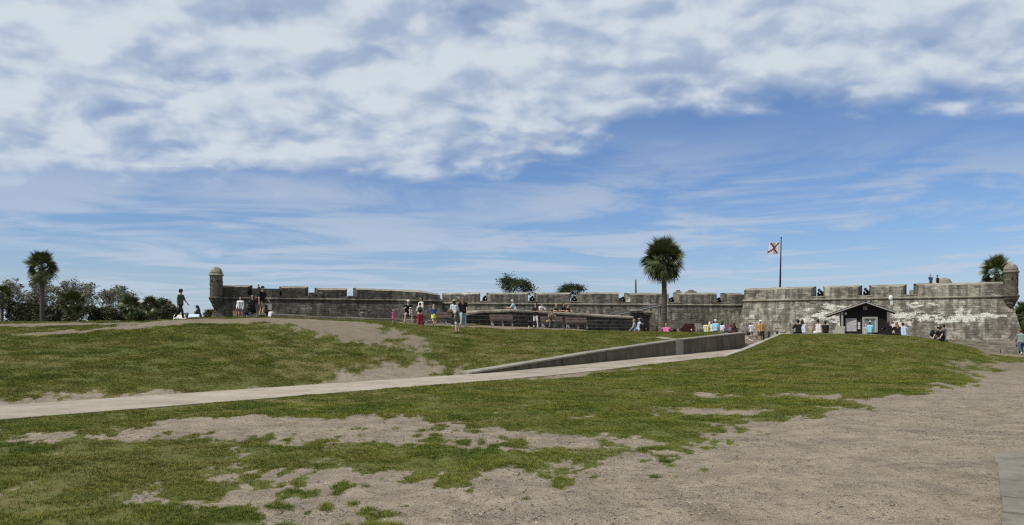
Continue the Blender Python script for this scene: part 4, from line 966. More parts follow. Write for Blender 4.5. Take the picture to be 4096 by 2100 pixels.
gl, n, b = newmat('window_glass'); b.inputs['Base Color'].default_value = (.12, .17, .15, 1); b.inputs['Roughness'].default_value = .06; b.inputs['Specular IOR Level'].default_value = .6
xm = (wx0 + wx1) / 2
for a, b_ in ((wx0 + fw, xm), (xm, wx1 - fw)): MB().box(((a + b_) / 2, .03, (wz0 + wz1) / 2 - .02), (b_ - a - .06, .015, wz1 - wz0 - .28)).build('pane', gl, win)
po_m, n, b = newmat('poster_print')
px_, _, pz_ = n.sep(n.new('ShaderNodeTexCoord').outputs['Object'])
br = n.new('ShaderNodeTexBrick'); n.put(br.inputs['Vector'], n.xyz(px_, pz_, 0)); br.inputs['Scale'].default_value = 3.2; br.inputs['Color1'].default_value = (.42, .38, .40, 1); br.inputs['Color2'].default_value = (.30, .27, .30, 1); br.inputs['Mortar'].default_value = (.5, .47, .48, 1); br.inputs['Mortar Size'].default_value = .03
blo = n.noise(n.xyz(px_, pz_, 0), 9, 3, .6)
n.put(b.inputs['Base Color'], n.mix(n.sstep(blo, .56, .62, 0, .8), br.outputs[0], (.10, .09, .10)))
MB().box((0, 0, 0), (.76, .03, .98)).build('notice_board', po_m, kio, False, (kx(3404), -.03, kz(1299)))
for pz in (1295, 1310): MB().box((0, 0, 0), (.16, .012, .25)).build('notice', plain('paper', (.48, .44, .43)), kio, False, (kx(3436), -.02, kz(pz)))
for px, py in ((3367, 1259), (3382, 1253), (3554, 1261)): MB().lathe([(.03, -.12), (.08, -.1), (.09, .02), (.05, .1)], n=10).build('lamp', frame_m, kio, True, (kx(px), -.1 if px < 3550 else -.05, kz(py)))
MB().box((kx(3368), -.35, rl(kx(3368)) / 2 - .04), (.14, .14, rl(kx(3368)) - .06)).build('porch_post', trim_m, kio)
MB().box((kx(3360), 1.2, rl(kx(3360)) / 2 - .06), (.10, .1, rl(kx(3360)) - .1)).build('porch_post', kw_m, kio)
def sloped_sign(name, label, px, py_top, Yd, w, h, face_, mat_, leg_m, tilt=45, z=None):
    p = at(px, 1330, Yd); zg = gz(p.x, p.y) if z is None else z; r_ = empty(name, (p.x, p.y, zg), R(face_)); tag(r_, label, 'sign')
    zt_ = at(px, py_top, Yd).z - zg; zc_ = zt_ - math.sin(R(tilt)) * h / 2
    MB().bbox((0, 0, zc_), (w, h, .06), .01, (R(tilt), 0, 0)).build('panel', mat_, r_)
    MB().bbox((0, .012, zc_ - .045), (w + .06, h + .06, .03), .01, (R(tilt), 0, 0)).build('tray', leg_m, r_)
    for s in (-1, 1): MB().box((s * w * .38, .05, (zc_ - .06) / 2), (.09, .09, zc_ - .06)).build('leg', leg_m, r_)
    return r_
sign_face, n, b = newmat('sign_print')
pp = n.new('ShaderNodeTexCoord').outputs['Object']; sx_, sy_, _ = n.sep(pp)
n.put(b.inputs['Base Color'], n.mix(n.sstep(n.noise(n.mul(pp, (3, 6, 1)), 3, 3), .45, .6), (.42, .40, .34), (.16, .18, .15))); b.inputs['Roughness'].default_value = .5
blue_face = plain('pale_blue_print', (.52, .60, .74), .35, .12, 3); white_m = plain('white_paint', (.66, .65, .60), .6, .08, 4)
sloped_sign('display_panel', 'cream slanted display panel behind the walking boy', 716, 1259, 43.2, .62, .45, 0, plain('cream_panel', (.66, .61, .55)), white_m, 60)
sloped_sign('display_panel', 'pale blue slanted display panel beside the seated visitor in a blue cap', 774, 1257, 46, .60, .45, 8, blue_face, white_m, 55)
MB_ = sloped_sign('display_panel', 'grey slanted information panel in front of the kiosk porch', 3360, 1306, 54.5, .6, .75, -30, plain('lichen_grey', (.20, .19, .15)), trim_m, 50, .85)
sloped_sign('display_panel', 'grey green slanted information panel left of the visitor in yellow', 2798, 1294, 63, .75, .8, 35, plain('green_grey_panel', (.14, .15, .11), .7, .4, 6), trim_m, 40, .85)
sloped_sign('display_panel', 'faded red slanted information panel behind the visitors by the ramp', 2916, 1300, 66, 1.1, .7, 10, plain('faded_red', (.12, .055, .050)), iron, 50, .85)
q = at(2750, 1330, 62); ms = empty('signboard', (q.x, q.y, .85)); tag(ms, 'dark maroon hooded signboard standing between the bins and the grey panel', 'sign')
mar = plain('dark_maroon', (.040, .010, .009), .6, .2, 6); s_ = 62 / F
V = [((x - 2750) * s_, EYE + (HOR - y) * s_ - .85) for x, y in ((2724, 1345), (2724, 1313), (2731, 1307), (2740, 1295), (2779, 1295), (2779, 1345))]
mb = MB(); face(mb, V, 0, .25); mb.build('board', mar, ms)
for s in (-1, 1): MB().box((s * .42, .12, .2), (.1, .1, .4)).build('leg', iron, ms)
MB().box((.32, -.012, .98), (.1, .02, .12)).build('sticker', white_m, ms)
# bins and chain posts
green_m = plain('dark_green_paint', (.010, .018, .014), .5, .2, 6)
for px, h, lab in ((2686, .95, 'dark green litter bin beside the seated visitor in pink'), (2699, 1.1, 'taller black post bin just right of the green litter bin')):
    q = at(px, 1330, 63); bi = empty('litter_bin', (q.x, q.y, .85)); tag(bi, lab, 'bin')
    rr = .30 if h < 1 else .15
    MB().lathe([(rr * .9, 0), (rr, .06), (rr * 1.02, h - .1), (rr * 1.06, h - .09)], n=14).build('drum', green_m, bi); MB().lathe([(rr * 1.1, h - .088), (rr * 1.12, h - .03), (rr * .6, h)], n=14).build('lid', green_m, bi)
post_xy = []
for k, (px, top_, Yd, lab) in enumerate([(2628, 1303, 66, 'black chain post right of the palm trunk'), (2948, 1312, 66, 'black chain post behind the visitors at the ramp'), (2972, 1324, 65, 'black chain post just beyond the end of the ramp wall'), (3054, 1323, 61, 'black bollard right beside the visitor in the orange shirt'), (3076, 1327, 59, 'black bollard halfway up the right kerb'), (3108, 1325, 58, 'short black bollard tip at the top of the kerb')]):
    q = at(px, 1330, Yd); zt_ = at(px, top_, Yd).z; zg = .85
    b_ = empty('bollard', (q.x, q.y, zg)); tag(b_, lab, 'bollard', 'black chain posts by the ramp'); h = max(.7, zt_ - zg)
    MB().lathe([(.09, 0), (.09, .05), (.06, .08), (.06, h - .12), (.085, h - .1), (.085, h - .04), (.04, h)], n=12).build('post', iron, b_); post_xy.append((q.x, q.y, zg + h - .15))
for a, b_, lab in ((1, 2, 'sagging black chain from the ramp end post to the red panel'), (2, 3, 'sagging black chain crossing behind the two walking visitors'), (3, 4, 'sagging black chain beside the kerb')):
    pa, pb_ = Vector(post_xy[a]), Vector(post_xy[b_]); tag(MB().tube([tuple(pa.lerp(pb_, t_) - Vector((0, 0, .35 * 4 * t_ * (1 - t_)))) for t_ in np.linspace(0, 1, 9)], .022, 6).build('chain', iron), lab, 'chain', 'chains between the posts')
# globe on a pole behind the kiosk
q = at(3563, 1330, 64); gp = empty('globe_pole', (q.x, q.y, .85)); tag(gp, 'white globe and box on a thin grey pole behind the kiosk', 'pole')
z1 = at(3563, 1192, 64).z - .85
MB().tube([(0, 0, 0), (0, 0, z1 - .2)], .03).build('pole', trim_m, gp)
MB().lathe([(.17 * math.cos(a), .24 * math.sin(a)) for a in np.linspace(-1.5, 1.5, 10)], n=14).build('globe', white_m, gp, True, (0, 0, z1)); MB().bbox((.05, -.06, z1 - .42), (.2, .14, .34), .02).build('box', white_m, gp)

# ------------------------------------------------------------------ benches
slat_m = plain('brown_recycled_planks', (.115, .082, .066), .75, .2, 7); conc_m = plain('bench_concrete', (.20, .19, .185), .9, .25, 8)
def make_bench():
    r_ = empty('park_bench'); Lb = 1.75
    for z, y in ((.58, .21), (.78, .27)): MB().bbox((0, y, z), (Lb, .05, .17), .012, (R(-14), 0, 0)).build('backrest_slat', slat_m, r_)
    for y in (-.20, -.03, .13): MB().bbox((.08, y, .44), (Lb + .12, .15, .05), .012).build('seat_slat', slat_m, r_)
    for x in (-.72, .02, .74):
        P_ = [(-.26, 0), (-.26, .10), (-.17, .16), (-.14, .38), (-.24, .41), (.20, .41), (.26, .86), (.33, .86), (.30, .35), (.26, .12), (.30, 0), (.16, 0), (.10, .10), (-.02, .14), (-.12, .1), (-.16, 0)]
        v = [(x - .055, a, c_) for a, c_ in P_] + [(x + .055, a, c_) for a, c_ in P_]; m = len(P_)
        me = MB().add(v, [tuple(range(m - 1, -1, -1)), tuple(range(m, 2 * m))] + [(i, (i + 1) % m, m + (i + 1) % m, m + i) for i in range(m)]).me('leg', conc_m); obj('leg', me, r_)
    return r_
bench = make_bench()
BEN = [(1660, 51.6, 10, 'brown slatted bench under the father with the baby'), (1782, 53.4, 12, 'brown slatted bench behind the woman in the straw hat'), (2008, 56.0, 14, 'empty brown slatted bench left of the woman with the dog'), (2210, 57.2, 15, 'brown slatted bench under the man in khaki'), (2308, 58.2, 15, 'empty rightmost brown slatted bench before the gate')]
BPOS = []
for k, (px, Yd, rz, lab) in enumerate(BEN):
    b_ = bench if k == 0 else copy_tree(bench); q = at(px, 1330, Yd); b_.location = (q.x, q.y, gz(q.x, q.y) + .01); b_.rotation_euler = (0, 0, R(rz)); BPOS.append(b_.location.copy())
    tag(b_, lab, 'bench', 'benches below the fort')

# ------------------------------------------------------------------ palms
frond_g, n, b = newmat('palm_frond')
pp = n.new('ShaderNodeNewGeometry').outputs['Position']
c = n.mix(n.sstep(n.noise(pp, 1.7, 3), .4, .62), (.045, .064, .020), (.125, .145, .052)); c = n.mix(n.sstep(n.noise(pp, 9, 2), .58, .75, 0, .7), c, (.21, .18, .08))
n.put(b.inputs['Base Color'], c); b.inputs['Roughness'].default_value = .45; b.inputs['Specular IOR Level'].default_value = .35
trunk_g, n, b = newmat('palm_trunk'); pp = n.new('ShaderNodeTexCoord').outputs['Object']
rg = n.noise(n.mul(pp, (2, 2, 9)), 1.6, 4, .6); n.put(b.inputs['Base Color'], n.mix(n.sstep(rg, .4, .62), (.040, .033, .026), (.115, .095, .075))); n.put(b.inputs['Normal'], n.bump(rg, .8, .05))
def frond_mesh(seed, droop, petiole=.9, fan=1.05):
    """costapalmate leaf along +X: stalk, then a folded fan of narrow leaflets"""
    r = random.Random(seed); mb = MB(); tip = Vector((petiole, 0, -.10 * droop * petiole))
    mb.tube([(0, 0, 0), (petiole * .55, 0, .02), tip], [.028, .02, .014], 5)
    nl = 30
    for k in range(nl):
        a = (k / (nl - 1) - .5) * 2 * R(118); ln = fan * (1 - .32 * abs(a) / R(118)) * r.uniform(.88, 1.06); ca, sa = math.cos(a), math.sin(a); w = .046
        st = tip + Vector((max(0, ca) * .12 + abs(sa) * .02, 0, 0)); pts = []
        dr_ = droop * r.uniform(.75, 1.3)
        for q in (0, .35, .68, 1.0):
            d = ln * q; pts.append(st + Vector((d * ca, d * sa, -dr_ * .52 * d * d * (.5 + q * .7) + .26 * abs(sa) * d)))
        sx_, sy_ = -sa, ca; ww = [w * .5, w, w * .75, .004]; V = []
        for p, w2 in zip(pts, ww): V += [(p.x - sx_ * w2, p.y - sy_ * w2, p.z + w2 * .5), (p.x + sx_ * w2, p.y + sy_ * w2, p.z + w2 * .5)]
        mb.add(V, [(0, 1, 3, 2), (2, 3, 5, 4), (4, 5, 7, 6)])
    return mb.me('frond', frond_g)
FR = [frond_mesh(i, d) for i, d in enumerate((.25, .35, .5, .75, 1.0, 1.35))]
def palm(px, Yd, base_py, head_py, rad_px, label, trunk_px=18, nf=52, bend=.0, zbase=None, seed=0, dead=4, squash=1.0):
    r = random.Random(seed); q = at(px, base_py, Yd); zb_ = gz(q.x, q.y) - .1 if zbase is None else zbase
    t_ = empty('palm_tree', (q.x, q.y, zb_)); tag(t_, label, 'palm', 'palms')
    ht = at(px, head_py, Yd).z - zb_; rt = trunk_px / F * Yd / 2; rad = rad_px / F * Yd
    pts = [(bend * math.sin(k / 12 * 3.14) , 0, ht * k / 12) for k in range(13)]
    MB().tube(pts, [rt * (1.25 if k == 0 else 1.05 - .12 * k / 12) * r.uniform(.95, 1.05) for k in range(13)], 12).build('trunk', trunk_g, t_, True)
    bo = MB()
    for k in range(34):                                          # old leaf bases below the crown
        a = k * 2.4; z = ht - .95 + k * .03; d = Vector((math.cos(a), math.sin(a), 0)); p = Vector((pts[-1][0], 0, z)) + d * rt * .8
        bo.tube([tuple(p), tuple(p + d * .16 + Vector((0, 0, .22)))], [.05, .02], 4)
    bo.build('leaf_bases', trunk_g, t_)
    sc0 = rad / 1.95
    for k in range(nf):
        f_ = (k + .5) / nf; el = R(84 - 150 * f_ ** 1.0) + r.uniform(-.12, .12); az = k * 2.39996 + r.uniform(-.25, .25)
        vi = min(5, max(0, int((1 - math.sin(el)) * 2.6 + r.uniform(-.4, .5)))); s_ = sc0 * r.uniform(.86, 1.08)
        o = obj('frond', FR[vi], t_, (pts[-1][0], 0, ht + .10 - .3 * f_)); o.rotation_euler = Euler((r.uniform(-1.0, 1.0), -el * .95, az), 'XYZ'); o.scale = (s_, s_, s_ * squash)
    return t_
palm(2652, 65, 1345, 1036, 91, 'tall single cabbage palm standing right of the stone gate pillars', 21, 76, .12, .8, 1)
palm(167, 108, 1320, 1068, 68, 'tall cabbage palm above the trees at far left', 16, 46, .05, 0, 2)
palm(3985, 132, 1330, 1088, 72, 'bushy palm crown rising behind the right watchtower', 16, 44, 0, 0, 3)
palm(290, 112, 1320, 1212, 58, 'low dark cabbage palm beside the tall palm, in front of the bare oak', 14, 46, 0, 0, 4)
palm(8, 118, 1320, 1178, 42, 'palm head cut by the left picture edge', 12, 40, 0, 0, 5)
palm(520, 112, 1320, 1226, 50, 'dark cabbage palm at the right foot of the grey oak', 14, 44, 0, 0, 6)
palm(603, 120, 1320, 1222, 44, 'small cabbage palm near the right end of the tree line', 12, 44, 0, 0, 7)
palm(4098, 108, 1330, 1262, 62, 'dark palm at the right picture edge below the watchtower', 14, 50, 0, 0, 8)

# ------------------------------------------------------------------ broad-leaved trees
def leafmat(name, a, b_, c_):
    m_, n, b = newmat(name); pp = n.new('ShaderNodeNewGeometry').outputs['Position']
    c = n.mix(n.sstep(n.noise(pp, .7, 3), .38, .62), a, b_); c = n.mix(n.sstep(n.noise(pp, 5, 2), .52, .72, 0, .8), c, c_)
    n.put(b.inputs['Base Color'], c); b.inputs['Roughness'].default_value = .7; b.inputs['Specular IOR Level'].default_value = .15; return m_
leaf_d = leafmat('dark_evergreen_leaves', (.050, .056, .030), (.105, .108, .058), (.18, .172, .10)); leaf_o = leafmat('sparse_oak_leaves', (.14, .145, .095), (.23, .23, .16), (.33, .32, .23)); leaf_p = leafmat('pine_needles', (.022, .038, .014), (.05, .072, .026), (.09, .11, .045))
bark_g = plain('pale_grey_bark', (.17, .16, .145), .9, .25, 3); bark_d = plain('dark_bark', (.028, .025, .022), .9, .25, 3)
def grow(mb, tips, p, d, L_, rad, lev, r, spread, up, minr=.012):
    n_ = 3; pts = [p]; q = p.copy(); dd = d.copy()
    for k in range(n_):
        dd = (dd + Vector((r.uniform(-1, 1), r.uniform(-1, 1), r.uniform(-.6, 1) * up)) * .22).normalized(); q = q + dd * L_ / n_; pts.append(q.copy())
    mb.tube([tuple(x) for x in pts], [max(minr, rad * (1 - .38 * k / n_)) for k in range(n_ + 1)], 6 if rad > .06 else 4, cap=False)
    if lev == 0: tips.append((q, dd)); return
    for k in range(r.choice((2, 3, 3))):
        a = r.uniform(0, 6.28); ax = dd.orthogonal().normalized(); ax.rotate(Matrix.Rotation(a, 3, dd)); nd = (dd + ax * spread * r.uniform(.5, 1.2) + Vector((0, 0, .12 * up))).normalized()
        grow(mb, tips, pts[-1] if k else pts[-1], nd, L_ * r.uniform(.66, .88), max(minr, rad * .62), lev - 1, r, spread, up, minr)
    if lev >= 2: tips.append((pts[2], dd))
def tree(name, label, px, Yd, top_py, wid_px, kind, seed, base=0.0, trunk_f=.25, lev=5, leaves=16, leaf=.16, group='trees beyond the lawn'):
    r = random.Random(seed); q = at(px, 1330, Yd); t_ = empty(name, (q.x, q.y, base)); tag(t_, label, 'tree', group)
    H_ = at(px, top_py, Yd).z - base; W = wid_px / F * Yd
    mb = MB(); tips = []; th = H_ * trunk_f
    mb.tube([(0, 0, -.2), (0, 0, th * .5), (r.uniform(-.1, .1), 0, th)], [H_ * .035, H_ * .026, H_ * .024], 9)
    for k in range(4):
        a = k * 1.57 + r.uniform(-.5, .5); spread_ = W / H_
        grow(mb, tips, Vector((0, 0, th * .96)), Vector((math.cos(a) * spread_, math.sin(a) * spread_, r.uniform(.75, 1.3))).normalized(), H_ * .24, H_ * .017, lev - 1, r, .62, .8, .034 if kind == 'oak' else .02)
    # fit the branch system to the wanted crown size
    allv = np.concatenate(mb.v); top = allv[:, 2].max(); wx = np.abs(allv[:, 0]).max()
    sx_ = (W / 2 * .93) / wx; sz_ = (H_ - th) * .96 / max(.1, top - th)
    def fit(v): v = np.array(v, float).reshape(-1, 3).copy(); m_ = v[:, 2] > th; v[m_, 2] = th + (v[m_, 2] - th) * sz_; v[:, 0] *= sx_ if True else 1; v[:, 1] *= sx_; return v
    first_tr = len(mb.v[0]); mb.v = [mb.v[0]] + [fit(v) for v in mb.v[1:]]
    mb.build('trunk', bark_g if kind == 'oak' else bark_d, t_)
    lm = {'oak': leaf_o, 'dark': leaf_d, 'pine': leaf_p}[kind]; L = []; Fq = []; nv = 0
    for (p, d) in tips:
        p = Vector(fit(p)[0])
        if kind == 'pine' and p.z < H_ * .64: continue
        cl = r.uniform(.5, 1.2) * (.42 if kind == 'oak' else .75) * H_ / 8
        for k in range(int(leaves * r.uniform(.5, 1.4))):
            o = Vector((r.gauss(0, 1), r.gauss(0, 1), r.gauss(0,   .62 if kind != 'pine' else .40))) * cl * .55; c_ = p + o; s_ = leaf * r.uniform(.6, 1.3)
            a = Vector((r.uniform(-1, 1), r.uniform(-1, 1), r.uniform(-.5, .5))).normalized(); b_ = a.orthogonal().normalized(); b_.rotate(Matrix.Rotation(r.uniform(0, 6.28), 3, a))
            L += [tuple(c_ - a * s_), tuple(c_ + b_ * s_ * .45), tuple(c_ + a * s_), tuple(c_ - b_ * s_ * .45)]; Fq.append((nv, nv + 1, nv + 2, nv + 3)); nv += 4
    obj('crown', mesh('crown', L, Fq, lm), t_); return t_
tree('oak_tree', 'pale sparse oak spreading left of the tall palm trunk', 105, 128, 1108, 260, 'oak', 11, 0, .22, 6, 13, .15)
tree('oak_tree', 'pale oak with thin grey foliage right behind the tall palm', 232, 130, 1116, 230, 'oak', 12, 0, .22, 6, 13, .15)
tree('oak_tree', 'leafless looking grey oak with many fine upright branches', 390, 128, 1112, 290, 'oak', 13, 0, .20, 6, 11, .15)
tree('oak_tree', 'smaller pale oak at the right end of the oak group', 482, 134, 1136, 180, 'oak', 14, 0, .22, 6, 13, .15)
for k, (px, Yd, tp, w, lab) in enumerate([(20, 124, 1196, 170, 'dark dense tree at the far left edge behind the boundary wall'), (120, 122, 1212, 170, 'dark bushy tree under the leftmost pale oak'), (205, 124, 1220, 150, 'dark bushy tree behind the tall palm trunk'), (345, 124, 1226, 170, 'dark low tree between the low palm and the grey oak'), (440, 126, 1228, 150, 'dark low tree under the grey oak'), (560, 126, 1210, 130, 'dark dense tree between the two small palms'), (640, 128, 1192, 120, 'rounded dark tree near the right end of the tree line'), (676, 124, 1216, 90, 'rightmost dark bush of the tree line beside the walking boy'), (748, 140, 1252, 60, 'small dark bush behind the display panels'), (848, 150, 1238, 70, 'low dark bush left of the bastion foot')]):
    tree('evergreen_tree', lab, px, Yd, tp, w, 'dark', 30 + k, 0, .12, 5, 36 if w > 80 else 22, .24)
tree('pine_tree', 'umbrella shaped pine rising behind the curtain wall', 2060, 205, 1092, 146, 'pine', 51, 0, .52, 6, 9, .24, 'pines behind the fort')
tree('pine_tree', 'smaller flat topped pine behind the curtain wall, right of the umbrella pine', 2278, 215, 1136, 112, 'pine', 52, 0, .62, 5, 18, .22, 'pines behind the fort')
tree('evergreen_tree', 'dark leafy tree partly hidden at the right picture edge', 4110, 118, 1216, 110, 'dark', 53, 0, .2, 5, 26, .2)
# ------------------------------------------------------------------ figures: smooth bodies from blended limbs
def surface(prims, h, k=.03):
    """one closed skin round a set of tapered capsules (a, b, ra, rb) or ellipsoids (c, radii)"""
    lo = np.full(3, 1e9); hi = np.full(3, -1e9); cp = []
    for p in prims:
        if len(p) == 4: a, b_, ra, rb = np.array(p[0], float), np.array(p[1], float), p[2], p[3]; m_ = max(ra, rb); lo = np.minimum(lo, np.minimum(a, b_) - m_); hi = np.maximum(hi, np.maximum(a, b_) + m_); cp.append((0, a, b_, ra, rb))
        else: c_, rr = np.array(p[0], float), np.array(p[1], float); lo = np.minimum(lo, c_ - rr); hi = np.maximum(hi, c_ + rr); cp.append((1, c_, rr))
    lo -= 2 * h; hi += 2 * h; n_ = np.ceil((hi - lo) / h).astype(int) + 1
    ax_ = [(lo[i] + h * np.arange(n_[i])).astype(np.float32) for i in range(3)]; D_ = np.ones(tuple(n_), np.float32)
    for c_ in cp:
        if c_[0] == 0: m_ = max(c_[3], c_[4]); l0, h0 = np.minimum(c_[1], c_[2]) - m_, np.maximum(c_[1], c_[2]) + m_
        else: l0, h0 = c_[1] - c_[2], c_[1] + c_[2]
        i0_ = np.maximum(0, np.floor((l0 - k - lo) / h).astype(int) - 2); i1_ = np.minimum(n_, np.ceil((h0 + k - lo) / h).astype(int) + 3)
        sl_ = tuple(slice(i0_[q], i1_[q]) for q in range(3)); gx, gy, gz_ = np.meshgrid(*[ax_[q][sl_[q]] for q in range(3)], indexing='ij', sparse=True)
        if c_[0] == 0:
            _, a, b_, ra, rb = c_; ba = b_ - a; L2 = ba.dot(ba) + 1e-9; rx, ry, rz_ = gx - a[0], gy - a[1], gz_ - a[2]
            t_ = np.clip((rx * ba[0] + ry * ba[1] + rz_ * ba[2]) / L2, 0, 1)
            d = np.sqrt((rx - t_ * ba[0]) ** 2 + (ry - t_ * ba[1]) ** 2 + (rz_ - t_ * ba[2]) ** 2) - (ra + (rb - ra) * t_)
        else: _, c0_, rr = c_; d = (np.sqrt(((gx - c0_[0]) / rr[0]) ** 2 + ((gy - c0_[1]) / rr[1]) ** 2 + ((gz_ - c0_[2]) / rr[2]) ** 2) - 1) * rr.min()
        D0 = D_[sl_]; hh = np.clip(.5 + .5 * (D0 - d) / k, 0, 1); D_[sl_] = D0 * (1 - hh) + d * hh - k * hh * (1 - hh)
    ins = D_ < 0; sh = tuple(x - 1 for x in ins.shape); acc = np.zeros(sh + (3,)); cnt = np.zeros(sh)
    cor = [(i, j, l) for i in (0, 1) for j in (0, 1) for l in (0, 1)]
    sub = lambda A_, c_: A_[c_[0]:c_[0] + sh[0], c_[1]:c_[1] + sh[1], c_[2]:c_[2] + sh[2]]
    for a in cor:
        for ax in range(3):
            if a[ax] == 0:
                b_ = list(a); b_[ax] = 1; da, db = sub(D_, a), sub(D_, b_); m_ = (da < 0) != (db < 0)
                t_ = np.where(m_, da / np.where(m_, da - db, 1), 0); pt = np.array(a, float) + t_[..., None] * (np.array(b_) - np.array(a))
                acc += np.where(m_[..., None], pt, 0); cnt += m_
    act = cnt > 0; idx = np.full(sh, -1); idx[act] = np.arange(act.sum()); cell = np.argwhere(act)
    V = lo + h * (cell + acc[act] / cnt[act][:, None]); Fc = []
    for ax in range(3):
        o1, o2 = [(1, 2), (2, 0), (0, 1)][ax]
        s0 = [slice(None)] * 3; s1 = [slice(None)] * 3; s0[ax] = slice(0, -1); s1[ax] = slice(1, None)
        ch = ins[tuple(s0)] != ins[tuple(s1)]; e = np.argwhere(ch); flip = ins[tuple(s0)][ch]
        ok = (e[:, o1] > 0) & (e[:, o2] > 0) & (e[:, o1] < sh[o1]) & (e[:, o2] < sh[o2]); e = e[ok]; flip = flip[ok]
        def g_(d1, d2): q = e.copy(); q[:, o1] += d1; q[:, o2] += d2; return idx[q[:, 0], q[:, 1], q[:, 2]]
        quad = np.stack([g_(-1, -1), g_(0, -1), g_(0, 0), g_(-1, 0)], -1); quad[~flip] = quad[~flip][:, ::-1]; Fc.append(quad)
    return V, np.concatenate(Fc)
def smesh(name, prims, mat_, h, k=.03):
    V, Fc = surface(prims, h, k); return grid_like(name, V, Fc, [mat_])
def grid_like(name, V, Fc, mats, mi=None):
    me = bpy.data.meshes.new(name); me.vertices.add(len(V)); me.vertices.foreach_set('co', np.asarray(V, np.float32).reshape(-1)); Fc = np.asarray(Fc, np.int32)
    me.loops.add(Fc.size); me.loops.foreach_set('vertex_index', Fc.reshape(-1)); me.polygons.add(len(Fc)); me.polygons.foreach_set('loop_start', np.arange(0, Fc.size, 4, dtype=np.int32)); me.polygons.foreach_set('use_smooth', np.ones(len(Fc), dtype=bool))
    for m_ in mats: me.materials.append(m_)
    if mi is not None: me.polygons.foreach_set('material_index', np.asarray(mi, np.int32))
    me.update(calc_edges=True); return me
def up(a): return np.array([0, -math.sin(a), math.cos(a)])
def dn(a): return np.array([0, -math.sin(a), -math.cos(a)])
def fk(lean=0, legs=((0, 0), (0, 0)), arms=((8, 8, 10), (8, 8, 10)), nod=0, wide=1.0, splay=(3, 3), bust=1.0):
    """joints of a 1.75 m figure facing -Y; angles in degrees"""
    J = {}; l = R(lean); P_ = np.zeros(3); J['P'] = P_; sp = up(l); J['W'] = P_ + sp * .2; C_ = P_ + sp * .47; J['C'] = C_; J['N'] = C_ + sp * .09
    hd = up(l * .45 + R(nod)); J['H'] = J['N'] + hd * .135; J['hd'] = hd; J['hf'] = np.array([0, -hd[2], hd[1]]) if True else 0
    J['hf'] = np.array([0., -math.cos(l * .45 + R(nod)), -math.sin(l * .45 + R(nod))])
    for i, s in ((0, -1), (1, 1)):
        a, kb = R(legs[i][0]), R(legs[i][1]); hp = P_ + np.array([s * .088 * wide, 0, -.03]); td = dn(a); td = td * np.cos(R(splay[i])) + np.array([s * math.sin(R(splay[i])), 0, 0]); kn = hp + td * .43; sd = dn(a - kb); sd = sd * np.cos(R(splay[i]) * .6) + np.array([s * math.sin(R(splay[i]) * .6), 0, 0]); an = kn + sd * .42
        fa = a - kb; toe = np.array([0, -math.cos(min(0.3, max(-.9, fa)) * .8), -math.sin(-min(0.3, max(-.9, fa)) * .8) * -1 if False else 0]); toe = np.array([s * .06, -math.cos(fa * .7), math.sin(fa * .7)]); 
        J['hip%d' % i], J['kn%d' % i], J['an%d' % i] = hp, kn, an; J['toe%d' % i] = an + toe * .17 + np.array([0, 0, -.035]); J['heel%d' % i] = an - toe * .05 + np.array([0, 0, -.04])
        b_, ab, e = R(arms[i][0]) + l, R(arms[i][1]), R(arms[i][2]); sh_ = C_ + np.array([s * .185 * wide, 0, 0]) - sp * .03; ud = dn(b_) * math.cos(ab) + np.array([s * math.sin(ab), 0, 0]); el = sh_ + ud * .29
        fd = dn(b_ + e) * math.cos(ab * .5) + np.array([-s * math.sin(min(R(50), e * .45)) + s * math.sin(ab) * .4, 0, 0]); fd /= np.linalg.norm(fd); wr = el + fd * .25
        J['sh%d' % i], J['el%d' % i], J['wr%d' % i], J['fd%d' % i] = sh_, el, wr, fd
    low = min(min(J['toe%d' % i][2], J['heel%d' % i][2]) for i in (0, 1)) - .04; low = min(low, -.14)
    for q in J:
        if q not in ('hd', 'hf', 'fd0', 'fd1'): J[q] = J[q] + np.array([0, 0, -low])
    return J
POSE = {
 'stand': dict(), 'stand2': dict(legs=((4, 6), (-3, 2)), arms=((12, 10, 25), (2, 8, 15))),
 'walk': dict(lean=3, legs=((24, 12), (-20, 22)), arms=((-18, 8, 15), (20, 8, 25))), 'stride': dict(lean=5, legs=((30, 45), (-14, 8)), arms=((-14, 9, 10), (16, 9, 20))),
 'sit': dict(lean=4, legs=((84, 84), (80, 78)), arms=((35, 12, 45), (35, 12, 45)), splay=(9, 9)), 'sit_fwd': dict(lean=14, legs=((82, 80), (84, 86)), arms=((38, 10, 50), (38, 10, 50)), splay=(10, 10)),
 'sit_ground': dict(lean=18, legs=((140, 125), (136, 128)), arms=((18, 14, 30), (18, 14, 30)), splay=(12, 12)), 'sit_back': dict(lean=-14, legs=((88, 4), (102, 30)), arms=((-38, 16, 5), (-30, 16, 10)), splay=(10, 14)),
 'lean': dict(lean=24, legs=((0, 4), (-6, 8)), arms=((14, 14, 48), (14, 14, 48))), 'bend': dict(lean=38, legs=((20, 30), (-4, 12)), arms=((5, 10, 20), (10, 10, 20))),
 'salute': dict(legs=((2, 2), (-2, 3)), arms=((25, 14, 95), (40, 70, 118))), 'hold': dict(lean=2, legs=((3, 4), (-3, 4)), arms=((28, 10, 62), (28, 10, 62))), 'crouch': dict(lean=24, legs=((95, 118), (70, 120)), arms=((20, 12, 40), (15, 12, 30))),
}
skin_m = [plain('skin_%d' % i, c_, .6, .08, 8, spec=.3) for i, c_ in enumerate(((.50, .30, .215), (.36, .20, .135), (.20, .105, .066)))]
eye_m = plain('eye_dark', (.015, .012, .010), .3); lip_m = plain('lips', (.30, .10, .085), .5)
HAIR = {'black': (.008, .007, .007), 'brown': (.045, .024, .013), 'dkbrown': (.020, .012, .008), 'blond': (.27, .19, .10), 'grey': (.36, .34, .32), 'white': (.62, .60, .57), 'red': (.16, .075, .03)}
